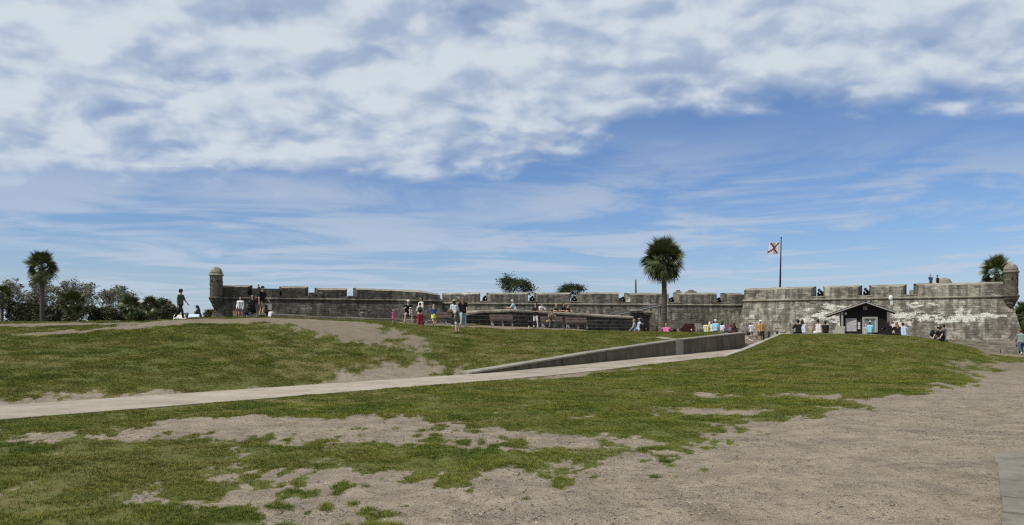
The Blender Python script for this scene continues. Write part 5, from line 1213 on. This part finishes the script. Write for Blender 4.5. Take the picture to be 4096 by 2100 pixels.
hair_m = {k: plain('hair_' + k, v, .5, .2, 20, spec=.3) for k, v in HAIR.items()}
shoe_c = {'white': (.62, .60, .56), 'black': (.012, .012, .013), 'tan': (.26, .18, .11)}
INFO = []
def person(label, px, head_py, Yd, pose, face_, top, bottom, hair=('black', 'short'), hat=None, skin=0, shoes='white', z=None, group=None, wide=1.0, headk=1.0, P_=None, scale=None, X_=None):
    """top=(kind, colour), bottom=(kind, colour); stands on the ground at its place"""
    J = fk(**(P_ or POSE[pose]), wide=wide) if not isinstance(pose, dict) else fk(**pose, wide=wide)
    q = at(px, 1330, Yd); zg = gz(q.x, q.y) if z is None else z
    HH = J['H'][2] + .118 * headk + (.05 if hat in ('cap', 'straw', 'bucket') else 0)
    sc_ = (at(px, head_py, Yd).z - zg) / HH if scale is None else scale
    INFO.append((label[:40], px, round(sc_, 3), round(zg, 2)))
    o = empty('person', (q.x, q.y, zg), R(face_)); tag(o, label, 'person', group)
    H = .028 / max(.75, sc_) if sc_ > .6 else .034
    lim = lambda i: [(J['hip%d' % i], J['kn%d' % i], .082, .054), (J['kn%d' % i], J['an%d' % i], .054, .036), (J['heel%d' % i], J['toe%d' % i], .036, .030)]
    arm = lambda i: [(J['sh%d' % i], J['el%d' % i], .05, .041), (J['el%d' % i], J['wr%d' % i], .041, .028), (J['wr%d' % i], J['wr%d' % i] + J['fd%d' % i] * .075, .030, .034)]
    sx_ = np.array([.075 * wide, 0, 0]); g0 = .015 * (wide - 1) * 3
    torso = [(J['P'] - sx_, J['W'] - sx_ * .9, .105 + g0, .095 + g0), (J['P'] + sx_, J['W'] + sx_ * .9, .105 + g0, .095 + g0), (J['W'] - sx_ * .9, J['C'] - sx_ * 1.1 - up(0) * .06, .095 + g0, .10), (J['W'] + sx_ * .9, J['C'] + sx_ * 1.1 - up(0) * .06, .095 + g0, .10), (J['sh0'], J['sh1'], .062, .062)]
    body = torso + lim(0) + lim(1) + arm(0) + arm(1) + [(J['C'], J['H'], .055, .05)]
    V1, F1 = surface(body, H)
    hk = headk; hc, hf, hd = J['H'], J['hf'], J['hd']
    head = [(hc + hd * .022 * hk, np.array([.074, .092, .098]) * hk), (hc - hd * .045 * hk + hf * .022 * hk, np.array([.056, .066, .068]) * hk), (hc + hf * .088 * hk, hc + hf * .108 * hk - hd * .022 * hk, .010 * hk, .016 * hk), (hc + np.array([.076, 0, -.01]) * hk, np.array([.014, .022, .032]) * hk), (hc - np.array([.076, 0, .01]) * hk, np.array([.014, .022, .032]) * hk)]
    V2, F2 = surface(head, .015 * hk, .018)
    mi = [0] * len(F1); cen = V2[F2].mean(1)
    def near(pt, r_): return np.linalg.norm(cen - pt, axis=1) < r_ * hk
    m2 = np.zeros(len(F2), int)
    for s in (-1, 1): m2[near(hc + hf * .088 * hk + np.array([s * .032, 0, 0]) * hk + hd * .012 * hk, .016)] = 1
    for s in (-1, 0, 1): m2[near(hc + hf * .086 * hk - hd * .052 * hk + np.array([s * .016, 0, 0]) * hk, .013)] = 2
    # fingers
    Vf = []; Ff = []; nf = len(V1) + len(V2)
    for i, s in ((0, -1), (1, 1)):
        f_ = J['fd%d' % i]; side_ = np.cross(f_, np.array([s, .2, .1])); side_ /= np.linalg.norm(side_); pal = np.cross(side_, f_); b0 = J['wr%d' % i] + f_ * .085
        for k, (of, ln) in enumerate(((-.027, .060), (-.009, .072), (.009, .068), (.027, .052), (None, .05))):
            st = b0 + side_ * of if of is not None else J['wr%d' % i] + f_ * .03 - side_ * .030
            d1 = f_ if of is not None else (f_ * .7 - side_ * .7); curl = pal * (-s) * .35
            p = [st - d1 * .02, st + d1 * ln * .55 + curl * .012, st + d1 * ln * .9 + curl * .055]; t_ = MB().tube([tuple(x) for x in p], [.0095, .009, .006], 4)
            vv = t_.v[0]; Vf.append(vv); Ff += [tuple(x + nf for x in w) for w in t_.f if len(w) == 4]; nf += len(vv)
    V = np.concatenate([V1, V2] + Vf); Fc = np.concatenate([F1, F2 + len(V1), np.array(Ff)]); mi = mi + list(m2) + [0] * len(Ff)
    obj('body', grid_like('body', V * sc_, Fc, [skin_m[skin], eye_m, lip_m], mi), o)
    A_ = .014
    fat = lambda L_, a=A_: [(p[0], p[1], p[2] + a, p[3] + a) for p in L_]
    def add(nm, prims, col, h=H, k=.03, m_=None): V, Fc = surface(prims, h, k); obj(nm, grid_like(nm, V * sc_, Fc, [m_ or cloth(col)]), o)
    tk, tc = top
    low = J['P'] - up(0) * .02
    if tk in ('tee', 'long', 'tank', 'jacket', 'polo'):
        pr = fat(torso, A_ + (.012 if tk == 'jacket' else 0)) if tk != 'tank' else fat(torso[:4], A_)
        for i in (0, 1):
            if tk in ('tee', 'polo'): pr.append((J['sh%d' % i], J['sh%d' % i] + (J['el%d' % i] - J['sh%d' % i]) * .68, .068, .062))
            if tk in ('long', 'jacket'): pr += [(J['sh%d' % i], J['el%d' % i], .068, .057), (J['el%d' % i], J['wr%d' % i], .057, .043)]
        pr.append((J['P'] - sx_ * 1.0 - up(0) * .03, J['P'] + sx_ * 1.0 - up(0) * .03, .118 + g0, .118 + g0))
        add('jacket' if tk == 'jacket' else 'shirt', pr, tc)
    elif tk == 'dress':
        pr = fat(torso, .016); mid = (J['kn0'] + J['kn1']) / 2
        hem = J['P'] + (mid - J['P']) * .72
        pr += [(J['P'], hem, .15, .20), (J['P'] + sx_, hem + sx_ * 1.6, .12, .14), (J['P'] - sx_, hem - sx_ * 1.6, .12, .14)]
        for i in (0, 1): pr += [(J['sh%d' % i], J['el%d' % i], .068, .058), (J['el%d' % i], J['wr%d' % i], .056, .045)]
        add('dress', pr, tc)
    bk, bc = bottom
    if bk:
        pel = [(J['P'] - sx_ - up(0) * .02, J['P'] + sx_ - up(0) * .02, .116 + g0, .116 + g0)]
        for i in (0, 1):
            h_, k_, a_ = J['hip%d' % i], J['kn%d' % i], J['an%d' % i]
            if bk == 'trousers': pel += [(h_, k_, .098, .072), (k_, a_ - (a_ - k_) * .02, .070, .060)]
            elif bk == 'leggings': pel += [(h_, k_, .092, .062), (k_, a_, .062, .044)]
            elif bk == 'shorts': pel += [(h_, h_ + (k_ - h_) * .82, .102, .088)]
            elif bk == 'minishorts': pel += [(h_, h_ + (k_ - h_) * .42, .10, .096)]
            elif bk == 'skirt': pel += [(h_, h_ + (k_ - h_) * .62, .11, .125), (J['P'], (J['kn0'] + J['kn1']) / 2 * .5 + J['P'] * .5, .12, .14)]
        add({'minishorts': 'shorts'}.get(bk, bk), pel, bc)
    sm_ = cloth(shoe_c[shoes])
    for i in (0, 1): add('shoe', [(J['heel%d' % i] + np.array([0, 0, .004]), J['toe%d' % i] + np.array([0, 0, -.002]), .045, .040), (J['an%d' % i], J['heel%d' % i], .042, .044)], None, .02, .02, sm_)
    hcol, hst = hair; hb = -hf
    if hst != 'none':
        pr = [(hc + hd * .040 * hk + hb * .018 * hk, np.array([.086, .098, .094]) * hk), (hc + hd * -.01 * hk + hb * .045 * hk, np.array([.080, .062, .080]) * hk)]
        if hst == 'long': pr += [(hc + hb * .05 * hk, J['C'] + hb * .115 - up(0) * .08, .078 * hk, .075), (hc + np.array([.07, 0, -.02]) * hk, J['C'] + np.array([.09, 0, 0.02]) + hb * .06, .035, .04), (hc + np.array([-.07, 0, -.02]) * hk, J['C'] + np.array([-.09, 0, .02]) + hb * .06, .035, .04)]
        if hst == 'bob': pr += [(hc + hb * .045 * hk, J['N'] + hb * .06, .085 * hk, .075), (hc + np.array([.07, 0, 0]) * hk, J['N'] + np.array([.075, 0, .0]), .035, .035), (hc + np.array([-.07, 0, 0]) * hk, J['N'] + np.array([-.075, 0, .0]), .035, .035)]
        if hst == 'bun': pr += [(hc + hd * .12 * hk + hb * .05 * hk, np.array([.05, .05, .045]) * hk)]
        if hst == 'pony': pr += [(hc + hd * .05 * hk + hb * .1 * hk, hc + hb * .15 * hk - hd * .16 * hk, .036, .028)]
        if hst == 'curly': pr += [(hc + hd * .05 * hk + hb * .01, np.array([.11, .115, .105]) * hk), (hc + hd * .0 + hb * .05, np.array([.10, .075, .09]) * hk)]
        add('hair', pr, None, .019, .02, hair_m[hcol])
    if hat:
        kind, hcol_ = hat; hm = cloth(hcol_); mb = MB()
        rot = Matrix((np.array([1, 0, 0]), -hf, hd)).transposed(); c_ = Vector((hc + hd * .058 * hk) * sc_)
        def put(prof, bill=None, n_=18):
            m_ = MB().lathe(prof, n=n_)
            if bill: m_.add(*bill)
            vv = np.concatenate(m_.v) * sc_ * hk; vv = vv @ np.array(rot).T + np.array(c_); obj('hat', mesh('hat', vv, m_.f, hm, True), o)
        dome = [(.098 * math.cos(a) + .0, .085 * math.sin(a)) for a in np.linspace(0, 1.5, 6)]
        if kind in ('cap', 'visor'):
            B = [(0.0, -.095, .012)]; bv = []; 
            for k in range(9): a = -math.pi * k / 8; bv.append((.085 * math.cos(a), -.06 + .125 * math.sin(a), .004 - .01 * abs(math.sin(a))))
            bv2 = [(x, y, z_ - .008) for x, y, z_ in bv]; nb = 9
            put(dome if kind == 'cap' else [(.100, 0), (.102, .03), (.098, .04)], (bv + bv2, [tuple(range(nb)), tuple(range(2 * nb - 1, nb - 1, -1))] + [(k, nb + k, nb + k + 1, k + 1) for k in range(nb - 1)]))
        else: put([(.19, -.012), (.195, .0), (.13, .008), (.100, .012)] + [(.099, .05), (.092, .088), (.06, .102), (.01, .104)])
    return o, J, sc_
def hand_pos(o, J, sc_, i, drop=0.0):
    p = (J['wr%d' % i] + J['fd%d' % i] * .1) * sc_; v = Matrix.Rotation(o.rotation_euler.z, 3, 'Z') @ Vector(p); return o.location + v + Vector((0, 0, drop))
W_ = (.62, .62, .62); BLK = (.009, .009, .010)
CREST = 'visitors along the left crest'; BG = 'visitors around the benches'; RG = 'visitors by the outwork gate and ramp'; KG = 'visitors around the kiosk ledge'; WG = 'visitors up on the fort'
person('boy in dark green tee and black trousers walking right along the crest', 722, 1157, 42, 'walk', 80, ('tee', (.050, .070, .050)), ('trousers', BLK), ('black', 'curly'), None, 1, 'white', group=CREST)
person('seated visitor in a blue cap with dark long hair beside the pale blue panel', 800, 1234, 46.5, 'sit_ground', -80, ('tee', (.05, .06, .055)), ('trousers', BLK), ('black', 'long'), ('cap', (.04, .13, .26)), 1, 'black', group=CREST, scale=.86)
a = person('woman in an open white jacket and blue top holding a tan paper bag', 962, 1187, 52, 'stand2', 0, ('jacket', (.60, .60, .60)), ('minishorts', (.10, .13, .22)), ('black', 'long'), None, 0, 'white', group=CREST)
o, J, s_ = a
V, Fc = surface([(J['P'] + np.array([0, -.095, .0]), J['C'] + np.array([0, -.09, -.08]), .055, .05)], .025); obj('blouse', grid_like('blouse', V * s_, Fc, [cloth((.025, .07, .20))]), o)
def bag(label, p, d, col, handle=True, rz=0, cat='bag'):
    b_ = empty('bag', (p.x, p.y, p.z - d[2] - .12), rz); tag(b_, label, cat)
    MB().box((0, 0, d[2] / 2), d, taper=1.06).build('sack', plain('bag_paper', col, .85, .12, 5), b_)
    if handle: MB().tube([(-d[0] * .25, 0, d[2]), (-d[0] * .2, 0, d[2] + .1), (0, 0, d[2] + .14), (d[0] * .2, 0, d[2] + .1), (d[0] * .25, 0, d[2])], .008, 5).build('handle', plain('bag_handle', tuple(x * .8 for x in col)), b_)
    return b_
p = hand_pos(o, J, s_, 0); bag('tan paper carrier bag hanging from the hand of the woman in white', p + Vector((-.12, 0, 0)), (.25, .12, .32), (.40, .25, .14), True, R(20))
person('woman in a short black dress shading her eyes with one hand', 1010, 1180, 51.5, 'salute', 0, ('dress', BLK), (None, None), ('black', 'long'), None, 0, 'white', group=CREST)
a = person('tall man in black polo, black cap and khaki shorts striding right', 1047, 1145, 46.5, 'stride', 75, ('polo', BLK), ('shorts', (.115, .095, .075)), ('dkbrown', 'short'), ('cap', BLK), 0, 'black', group=CREST, wide=1.12)
p = hand_pos(*a, 1); bag('white plastic bag carried by the man in the black cap', p, (.24, .10, .34), (.62, .58, .54), True, R(70))
person('woman with long dark hair and jeans crouching between the two standing women', 986, 1216, 51, 'crouch', 160, ('long', BLK), ('trousers', (.16, .22, .32)), ('black', 'long'), None, 0, 'white', group=CREST)
person('person in black sitting on the ledge behind the striding man', 1068, 1226, 50.6, 'sit_fwd', 175, ('long', BLK), ('trousers', BLK), ('black', 'short'), None, 1, 'black', group=CREST, scale=.92)
person('small child in a white shirt crouching at the ledge right of the striding man', 1079, 1250, 50.4, 'sit_ground', 160, ('tee', (.6, .56, .56)), ('shorts', (.3, .2, .2)), ('dkbrown', 'short'), None, 0, 'white', group=CREST, scale=.72)
# round the benches
person('toddler in a pink dress and pale pink sun hat at the left of the benches', 1573, 1239, 48.5, 'stand', 60, ('dress', (.55, .10, .22)), (None, None), ('dkbrown', 'short'), ('cap', (.62, .34, .36)), 0, 'white', group=BG, headk=1.35)
a = person('father in black tee, grey shorts and white cap sitting on the left bench', 1632, 1200, 51.2, 'sit_fwd', 12, ('tee', BLK), ('shorts', (.30, .27, .25)), ('dkbrown', 'short'), ('cap', (.66, .62, .56)), 0, 'tan', group=BG, wide=1.15)
lap = a[0].location
person('baby in striped romper and white hat held on the lap of the father', 1641, 1222, 50.72, 'sit', 20, ('long', (.52, .42, .42)), ('leggings', (.45, .36, .38)), ('dkbrown', 'short'), ('cap', (.66, .64, .62)), 0, 'white', z=gz(lap.x, lap.y) + .46, group=BG, headk=1.5, scale=.38)
person('woman in a cream top with tied black hair standing behind the girl in red', 1684, 1189, 48.6, 'stand2', -50, ('long', (.58, .55, .46)), ('trousers', (.02, .025, .045)), ('black', 'pony'), None, 1, 'black', group=BG)
a = person('girl in bright red trousers and white top seen from behind', 1680, 1211, 46.8, 'stand2', 185, ('tee', (.55, .48, .45)), ('trousers', (.42, .010, .018)), ('black', 'short'), None, 1, 'black', group=BG)
def backpack(label, who, d, col):
    o, J, s_ = who; c_ = (J['C'] * .62 + J['P'] * .38) * s_ + np.array([0, .19 * s_ + d[1] * .3, 0]); v = Matrix.Rotation(o.rotation_euler.z, 3, 'Z') @ Vector(c_); b_ = empty('backpack', o.location + v, o.rotation_euler.z); tag(b_, label, 'backpack')
    m_ = plain('backpack_cloth', col, .7, .2, 8)
    V, Fc = surface([(np.zeros(3), np.array([d[0], d[1], d[2]]) / 2), (np.array([0, 0, -d[2] * .15]), np.array([d[0] * 1.05, d[1] * 1.05, d[2] * .8]) / 2)], .03, .05); obj('sack', grid_like('sack', V, Fc, [m_]), b_)
    V, Fc = surface([(np.array([0, d[1] * .42, -d[2] * .18]), np.array([d[0] * .7, d[1] * .5, d[2] * .45]) / 2)], .02, .03); obj('pocket', grid_like('pocket', V, Fc, [m_]), b_)
    for s in (-1, 1): MB().tube([(s * d[0] * .3, -d[1] * .2, d[2] * .4), (s * d[0] * .32, -d[1] * .5 - .22, d[2] * .36), (s * d[0] * .34, -d[1] * .5 - .20, -d[2] * .1)], .018, 5).build('strap', m_, b_)
    return b_
backpack('small dark green backpack on the girl in red trousers', a, (.26, .15, .36), (.012, .035, .026))
person('girl in blue tee and neon yellow skirt walking away between the benches', 1735, 1217, 47.5, 'walk', 200, ('tee', (.035, .07, .22)), ('skirt', (.55, .68, .06)), ('blond', 'long'), None, 0, 'tan', group=BG)
a = person('woman in white shirt and straw hat seen from behind, arm linked', 1817, 1200, 48.6, 'stand2', 185, ('long', (.62, .63, .68)), ('trousers', (.02, .025, .045)), ('brown', 'bob'), ('straw', (.42, .30, .14)), 0, 'white', group=BG)
p = a[0].location + Vector((-.26, -.14, .98)); b_ = empty('shoulder_bag', p); tag(b_, 'brown leather shoulder bag on the left hip of the woman in the straw hat', 'bag')
V, Fc = surface([(np.zeros(3), np.array([.16, .08, .14])), (np.array([0, 0, -.04]), np.array([.18, .09, .10]))], .03, .05); obj('sack', grid_like('sack', V, Fc, [plain('brown_leather', (.13, .080, .046), .6)]), b_)
MB().tube([(-.15, 0, .12), (-.02, -.02, .42), (.12, .12, .52)], .014, 5).build('strap', plain('strap_dark', (.03, .025, .03)), b_)
person('child in dark top and pale shorts climbing the slope in front of the women', 1829, 1243, hit(1829, 1334)[1], 'stride', 190, ('tank', (.035, .045, .035)), ('minishorts', (.48, .47, .37)), ('brown', 'bob'), None, 0, 'black', group=BG)
person('woman with very long red blond hair, black top and light jeans', 1852, 1188, 48.8, 'walk', 180, ('tee', BLK), ('trousers', (.34, .43, .50)), ('red', 'long'), None, 0, 'white', group=BG)
a = person('woman in black tee and white trousers standing with the dog', 2143, 1212, 54.5, 'hold', -35, ('tee', (.012, .009, .012)), ('trousers', (.60, .58, .55)), ('black', 'long'), None, 0, 'white', group=BG)
dogp = at(2127, 1330, 54.2); dg = empty('dog', (dogp.x, dogp.y, gz(dogp.x, dogp.y)), R(-12)); tag(dg, 'black dog with white forepaws standing beside the woman in white trousers', 'dog')
dfur = plain('black_fur', (.010, .009, .009), .7, .3, 12); dwh = plain('white_fur', (.6, .57, .52), .8)
A3 = lambda *q: np.array(q, float)
dog = [(A3(-.20, 0, .42), A3(.02, 0, .43), .115, .10), (A3(.02, 0, .43), A3(.24, 0, .43), .10, .088), (A3(-.24, 0, .47), A3(-.38, 0, .60), .075, .062), (A3(-.40, 0, .63), A3(-.44, 0, .62), .068, .055), (A3(-.46, 0, .60), A3(-.56, 0, .57), .040, .026), (A3(.28, 0, .45), A3(.36, 0, .36), .028, .022), (A3(.36, 0, .36), A3(.38, 0, .22), .022, .012)]
for s in (-1, 1):
    dog += [(A3(-.21, s * .075, .38), A3(-.20, s * .08, .22), .050, .030), (A3(-.20, s * .08, .22), A3(-.215, s * .08, .04), .027, .022), (A3(-.215, s * .08, .03), A3(-.25, s * .08, .022), .024, .022),
            (A3(.22, s * .07, .40), A3(.17, s * .085, .25), .070, .042), (A3(.17, s * .085, .25), A3(.27, s * .085, .16), .036, .024), (A3(.27, s * .085, .16), A3(.25, s * .085, .03), .022, .020), (A3(.25, s * .085, .028), A3(.21, s * .085, .022), .023, .021), (A3(-.39, s * .045, .67), A3(-.37, s * .058, .745), .026, .008)]
V, Fc = surface(dog, .017, .03); cz = V[Fc].mean(1); mi = ((cz[:, 2] < .17) & (cz[:, 0] < 0)).astype(int)
obj('body', grid_like('body', V, Fc, [dfur, dwh], mi), dg); dg.scale = (.98, .98, .98)
hp = hand_pos(*a, 0); lead = Matrix.Rotation(R(-12), 3, 'Z') @ Vector((-.32, 0, .56)) + dg.location
tag(MB().tube([tuple(hp.lerp(lead, t_) - Vector((0, 0, .12 * 4 * t_ * (1 - t_)))) for t_ in np.linspace(0, 1, 7)], .010, 5).build('leash', plain('leash', (.02, .02, .02))), 'thin dark leash between the woman in white trousers and the black dog', 'leash')
person('man in khaki clothes and dark cap sitting on the bench', 2205, 1239, 56.9, 'sit_fwd', 10, ('long', (.155, .120, .088)), ('trousers', (.135, .105, .078)), ('dkbrown', 'short'), ('cap', (.02, .016, .014)), 0, 'black', group=BG, wide=1.2)
bp = BPOS[3]; hb_ = Matrix.Rotation(R(15), 3, 'Z') @ Vector((-.42, -.05, .475)) + bp; sh_o = empty('straw_hat', hb_); tag(sh_o, 'straw hat lying on the bench beside the man in khaki', 'hat')
MB().lathe([(.17, 0), (.175, .012), (.10, .02)], n=18).build('brim', plain('straw', (.42, .30, .17)), sh_o); MB().lathe([(.10, .018), (.098, .08), (.07, .11), (.01, .115)], n=16).build('crown', plain('straw_crown', (.46, .34, .2)), sh_o, True)
# leaning on the outwork parapet
for lab, px, hp_, tp, hr, ht, f_ in (('person in light blue shirt and cream cap behind the outwork parapet', 2063, 1199, ('tee', (.36, .48, .62)), ('grey', 'short'), ('cap', (.58, .52, .42)), -120), ('person in white shirt leaning on the outwork parapet right of the woman with the dog', 2163, 1211, ('tee', (.55, .52, .52)), ('dkbrown', 'short'), None, 0), ('person in green shirt leaning on the outwork parapet above the man in khaki', 2220, 1214, ('tee', (.07, .085, .06)), ('blond', 'short'), None, 0), ('person in dark shirt resting chin on hand at the outwork parapet', 2246, 1213, ('tee', (.025, .02, .02)), ('dkbrown', 'bob'), None, 10), ('dark haired person partly hidden at the outwork parapet', 2268, 1217, ('tank', (.03, .02, .02)), ('black', 'short'), None, 0)):
    s_w = wall_hit(px, RA, RB) * RL; pw = rpt(s_w, -1.75); zz = float(rtop(px)) - 1.12
    person(lab, px, hp_, pw[1], 'lean', f_ + 20, tp, ('trousers', (.06, .06, .08)), hr, ht, 0, 'black', z=zz, group='visitors on the outwork')
rp = [rpt(0.3, -1.3), rpt(RL - .3, -1.3), rpt(RL - .3, -4), rpt(.3, -4)]
MB().prism([(p[0] - RO.x, p[1] - RO.y) for p in rp], .5, [1.95, 1.8, 1.8, 1.95]).build('terreplein', cap_m, rav)
# by the gate and the ramp
person('blond person in a lavender grey shirt walking left past the gate', 2538, 1277, 57, 'walk', -100, ('long', (.30, .29, .36)), ('trousers', (.06, .08, .08)), ('blond', 'short'), None, 0, 'white', z=.85, group=RG)
person('person in light blue top and sun visor in front of the gate pillar', 2558, 1272, 58, 'stand2', -80, ('long', (.40, .48, .60)), ('shorts', (.35, .06, .05)), ('black', 'pony'), ('visor', (.55, .53, .50)), 1, 'white', z=.85, group=RG)
person('woman in black top and pale pink shorts bending in front of the gate', 2571, 1280, 57, 'stand2', 150, ('tee', BLK), ('shorts', (.48, .32, .30)), ('black', 'bun'), None, 1, 'white', z=.78, group=RG)
person('broad visitor in a bright pink tee sitting on the grass edge by the palm', 2665, 1293, 55, 'sit_fwd', 175, ('tee', (.62, .13, .30)), ('trousers', (.08, .01, .02)), ('blond', 'short'), None, 0, 'white', z=.85, group=RG, wide=1.35, scale=1.02)
person('visitor in a pale yellow tee and black shorts seen from behind', 2826, 1287, 60, 'stand', 180, ('tee', (.62, .56, .27)), ('shorts', BLK), ('dkbrown', 'short'), None, 0, 'white', z=.85, group=RG, wide=1.15)
person('white haired visitor in white behind the visitor in yellow', 2839, 1287, 62.5, 'stand2', 160, ('tee', (.6, .59, .57)), ('trousers', (.1, .1, .1)), ('white', 'bob'), None, 0, 'white', z=.85, group=RG)
person('dark haired visitor in white tee turned to the panel', 2851, 1284, 62, 'stand2', -60, ('tee', (.58, .57, .58)), ('trousers', (.02, .02, .03)), ('dkbrown', 'bob'), None, 1, 'black', z=.85, group=RG)
person('visitor in a sky blue shirt and pale sun hat by the panels', 2862, 1279, 60.5, 'stand2', 140, ('tee', (.25, .52, .66)), ('trousers', (.02, .02, .025)), ('white', 'short'), ('straw', (.60, .55, .46)), 0, 'white', z=.85, group=RG, wide=1.1)
person('long haired woman in a white tee right of the visitor in sky blue', 2889, 1287, 61, 'stand2', 120, ('tee', (.62, .62, .66)), ('trousers', (.05, .06, .10)), ('dkbrown', 'bob'), None, 1, 'white', z=.85, group=RG)
a = person('person in black bowed under a patterned rucksack by the ramp wall', 2921, 1300, 61, 'bend', 150, ('tee', (.02, .02, .025)), ('trousers', (.01, .01, .02)), ('black', 'short'), None, 1, 'black', z=.85, group=RG)
backpack('grey blue patterned rucksack worn by the bowed person at the ramp wall', a, (.32, .22, .44), (.10, .11, .16))
person('dark haired woman in a red top at the right of the panel group', 2936, 1291, 62, 'stand2', 200, ('tee', (.18, .02, .018)), ('trousers', (.015, .015, .02)), ('dkbrown', 'long'), None, 1, 'black', z=.85, group=RG)
a = person('woman in white tee, visor and ponytail walking down the ramp', 3006, 1287, 64.5, 'walk', 15, ('tee', (.64, .63, .63)), ('minishorts', (.13, .13, .16)), ('black', 'pony'), ('visor', (.6, .6, .58)), 1, 'white', z=.85, group=RG)
p = hand_pos(*a, 0); bag('small black handbag at the hip of the woman in white on the ramp', p + Vector((-.05, 0, .18)), (.26, .12, .24), (.012, .011, .012), False, 0)
a = person('man in an orange tee, white sun hat and brown shorts walking down the ramp', 3042, 1282, 62.5, 'stand2', 10, ('tee', (.52, .24, .035)), ('shorts', (.075, .055, .04)), ('dkbrown', 'short'), ('straw', (.66, .64, .60)), 0, 'white', z=.80, group=RG, wide=1.08)
backpack('dark rucksack worn by the man in the orange tee', a, (.30, .18, .42), (.025, .015, .014))
# round the kiosk: sitting on the ledge or standing in the lower covered way
def on_ledge(px): return float(np.interp(px, [c_[0] for c_ in crest], [c_[1] for c_ in crest]))
def sitter(lab, px, hp_, tp, bt, hr, ht=None, sk=1, f_=180, wide=1.0, Yo=.12):
    Yd = float(np.interp(px, [c_[0] for c_ in crest], [c_[2] for c_ in crest])); zt_ = at(px, on_ledge(px), Yd).z
    J = fk(**POSE['sit_fwd']); s_ = 1.0 if sk != 9 else .9
    zf = zt_ - (J['P'][2] - .10)
    person(lab, px, hp_, Yd + Yo, 'sit_fwd', f_, tp, bt, hr, ht, sk, 'white', z=zf, group=KG, wide=wide, scale=s_)
sitter('person in a black shirt with a round mop of black hair sitting on the ledge', 3195, 1285, ('long', (.012, .013, .010)), ('trousers', BLK), ('black', 'curly'), None, 1)
sitter('woman in white tee with brown wavy hair sitting on the ledge', 3212, 1290, ('tee', (.52, .55, .62)), ('shorts', (.05, .06, .12)), ('dkbrown', 'bob'), None, 1)
sitter('bare shouldered woman in a cream dress with a black bun on the ledge', 3275, 1293, ('tank', (.58, .52, .48)), ('skirt', (.64, .62, .60)), ('black', 'bun'), None, 1)
person('man in black tee standing just left of the kiosk porch', 3302, 1285, 52.5, 'stand2', 150, ('tee', (.012, .010, .010)), ('trousers', BLK), ('black', 'curly'), None, 2, 'black', z=.85, group=KG)
person('man in a bright cyan tee and white cap at the kiosk window', 3480, 1287, 53.5, 'stand2', 150, ('tee', (.22, .55, .68)), ('shorts', (.1, .1, .12)), ('dkbrown', 'short'), ('cap', (.68, .68, .70)), 0, 'white', z=.85, group=KG)
person('person in pale grey standing at the window left of the man in cyan', 3463, 1296, 54.6, 'stand', 170, ('long', (.36, .38, .38)), ('trousers', (.3, .3, .3)), ('grey', 'short'), None, 0, 'white', z=.78, group=KG)
sitter('person all in black sitting on the ledge at the kiosk corner', 3556, 1295, ('long', BLK), ('trousers', BLK), ('dkbrown', 'bob'), None, 1)
sitter('woman with long light brown hair and dark top sitting on the ledge', 3591, 1300, ('long', (.025, .014, .014)), ('skirt', (.06, .022, .02)), ('red', 'long'), None, 0)
sitter('man in a pale blue shirt sitting on the ledge right of the kiosk', 3615, 1297, ('long', (.40, .50, .62)), ('trousers', (.06, .08, .1)), ('dkbrown', 'short'), None, 0, 180, 1.1)
# on the right end of the crest
a = person('person in grey shirt hunched on the grass with a black rucksack', 3742, 1318, 49.6, 'sit_ground', 60, ('tee', (.050, .047, .044)), ('shorts', (.40, .38, .35)), ('dkbrown', 'short'), ('cap', (.5, .45, .42)), 0, 'white', group=KG, scale=.92)
backpack('round shiny black rucksack on the back of the hunched person', a, (.36, .26, .46), (.009, .009, .010))
person('man in black tee and dark cap sitting on the grass, legs stretched right', 3768, 1312, 49.2, 'sit_back', 110, ('tee', BLK), ('shorts', (.46, .47, .48)), ('black', 'short'), ('cap', (.02, .02, .02)), 0, 'tan', group=KG, wide=1.12, scale=1.0)
person('dark haired person in grey standing beyond the two on the grass', 3775, 1298, 54, 'stand2', 200, ('tee', (.14, .135, .13)), ('trousers', (.05, .05, .05)), ('black', 'short'), None, 1, 'black', z=.45, group=KG)
person('person in sage shirt, blue jeans and white shoes walking at the right edge', 4084, 1318, 53.5, 'walk', 165, ('long', (.21, .26, .24)), ('trousers', (.05, .085, .15)), ('brown', 'short'), None, 0, 'white', group='walkers at the right edge')
person('second walker in blue mostly cut off by the right picture edge', 4104, 1322, 53.8, 'walk', 170, ('long', (.16, .22, .30)), ('trousers', (.05, .08, .16)), ('dkbrown', 'short'), None, 0, 'white', group='walkers at the right edge')
# up on the fort
person('man in a blue shirt standing behind the right bastion parapet', 3722, 1098, 105, 'stand', 10, ('tee', (.02, .085, .15)), ('trousers', (.05, .05, .06)), ('dkbrown', 'short'), None, 0, 'black', z=7.55, group=WG, wide=1.1)
person('curly haired woman in a black top standing beside the man on the bastion', 3750, 1101, 105, 'stand', -5, ('tank', BLK), ('trousers', (.05, .05, .06)), ('dkbrown', 'curly'), None, 0, 'black', z=7.55, group=WG)
MB().prism([(56, 103.5), (62, 103.5), (62, 107), (56, 107)], ZC, 7.55).build('firing_step', cap_m, fort, False, -FO)
q = on_seg(2, 1934, 3.2)
person('dark haired visitor glimpsed through the first embrasure of the curtain wall', 1934, 1186, q[1], 'stand', 0, ('tee', (.05, .04, .04)), ('trousers', (.05, .05, .06)), ('black', 'short'), None, 1, 'black', z=ZC + .05 - .75 + .0, group=WG, scale=.95)
q = on_seg(0, 1041, 3.0)
person('visitor in slate blue leaning over the left bastion parapet', 1041, 1138, q[1], 'lean', -60, ('long', (.03, .045, .07)), ('trousers', (.03, .03, .04)), ('black', 'short'), None, 1, 'black', z=ZC + .5, group=WG)
for i_ in INFO: print('PERSON', i_)
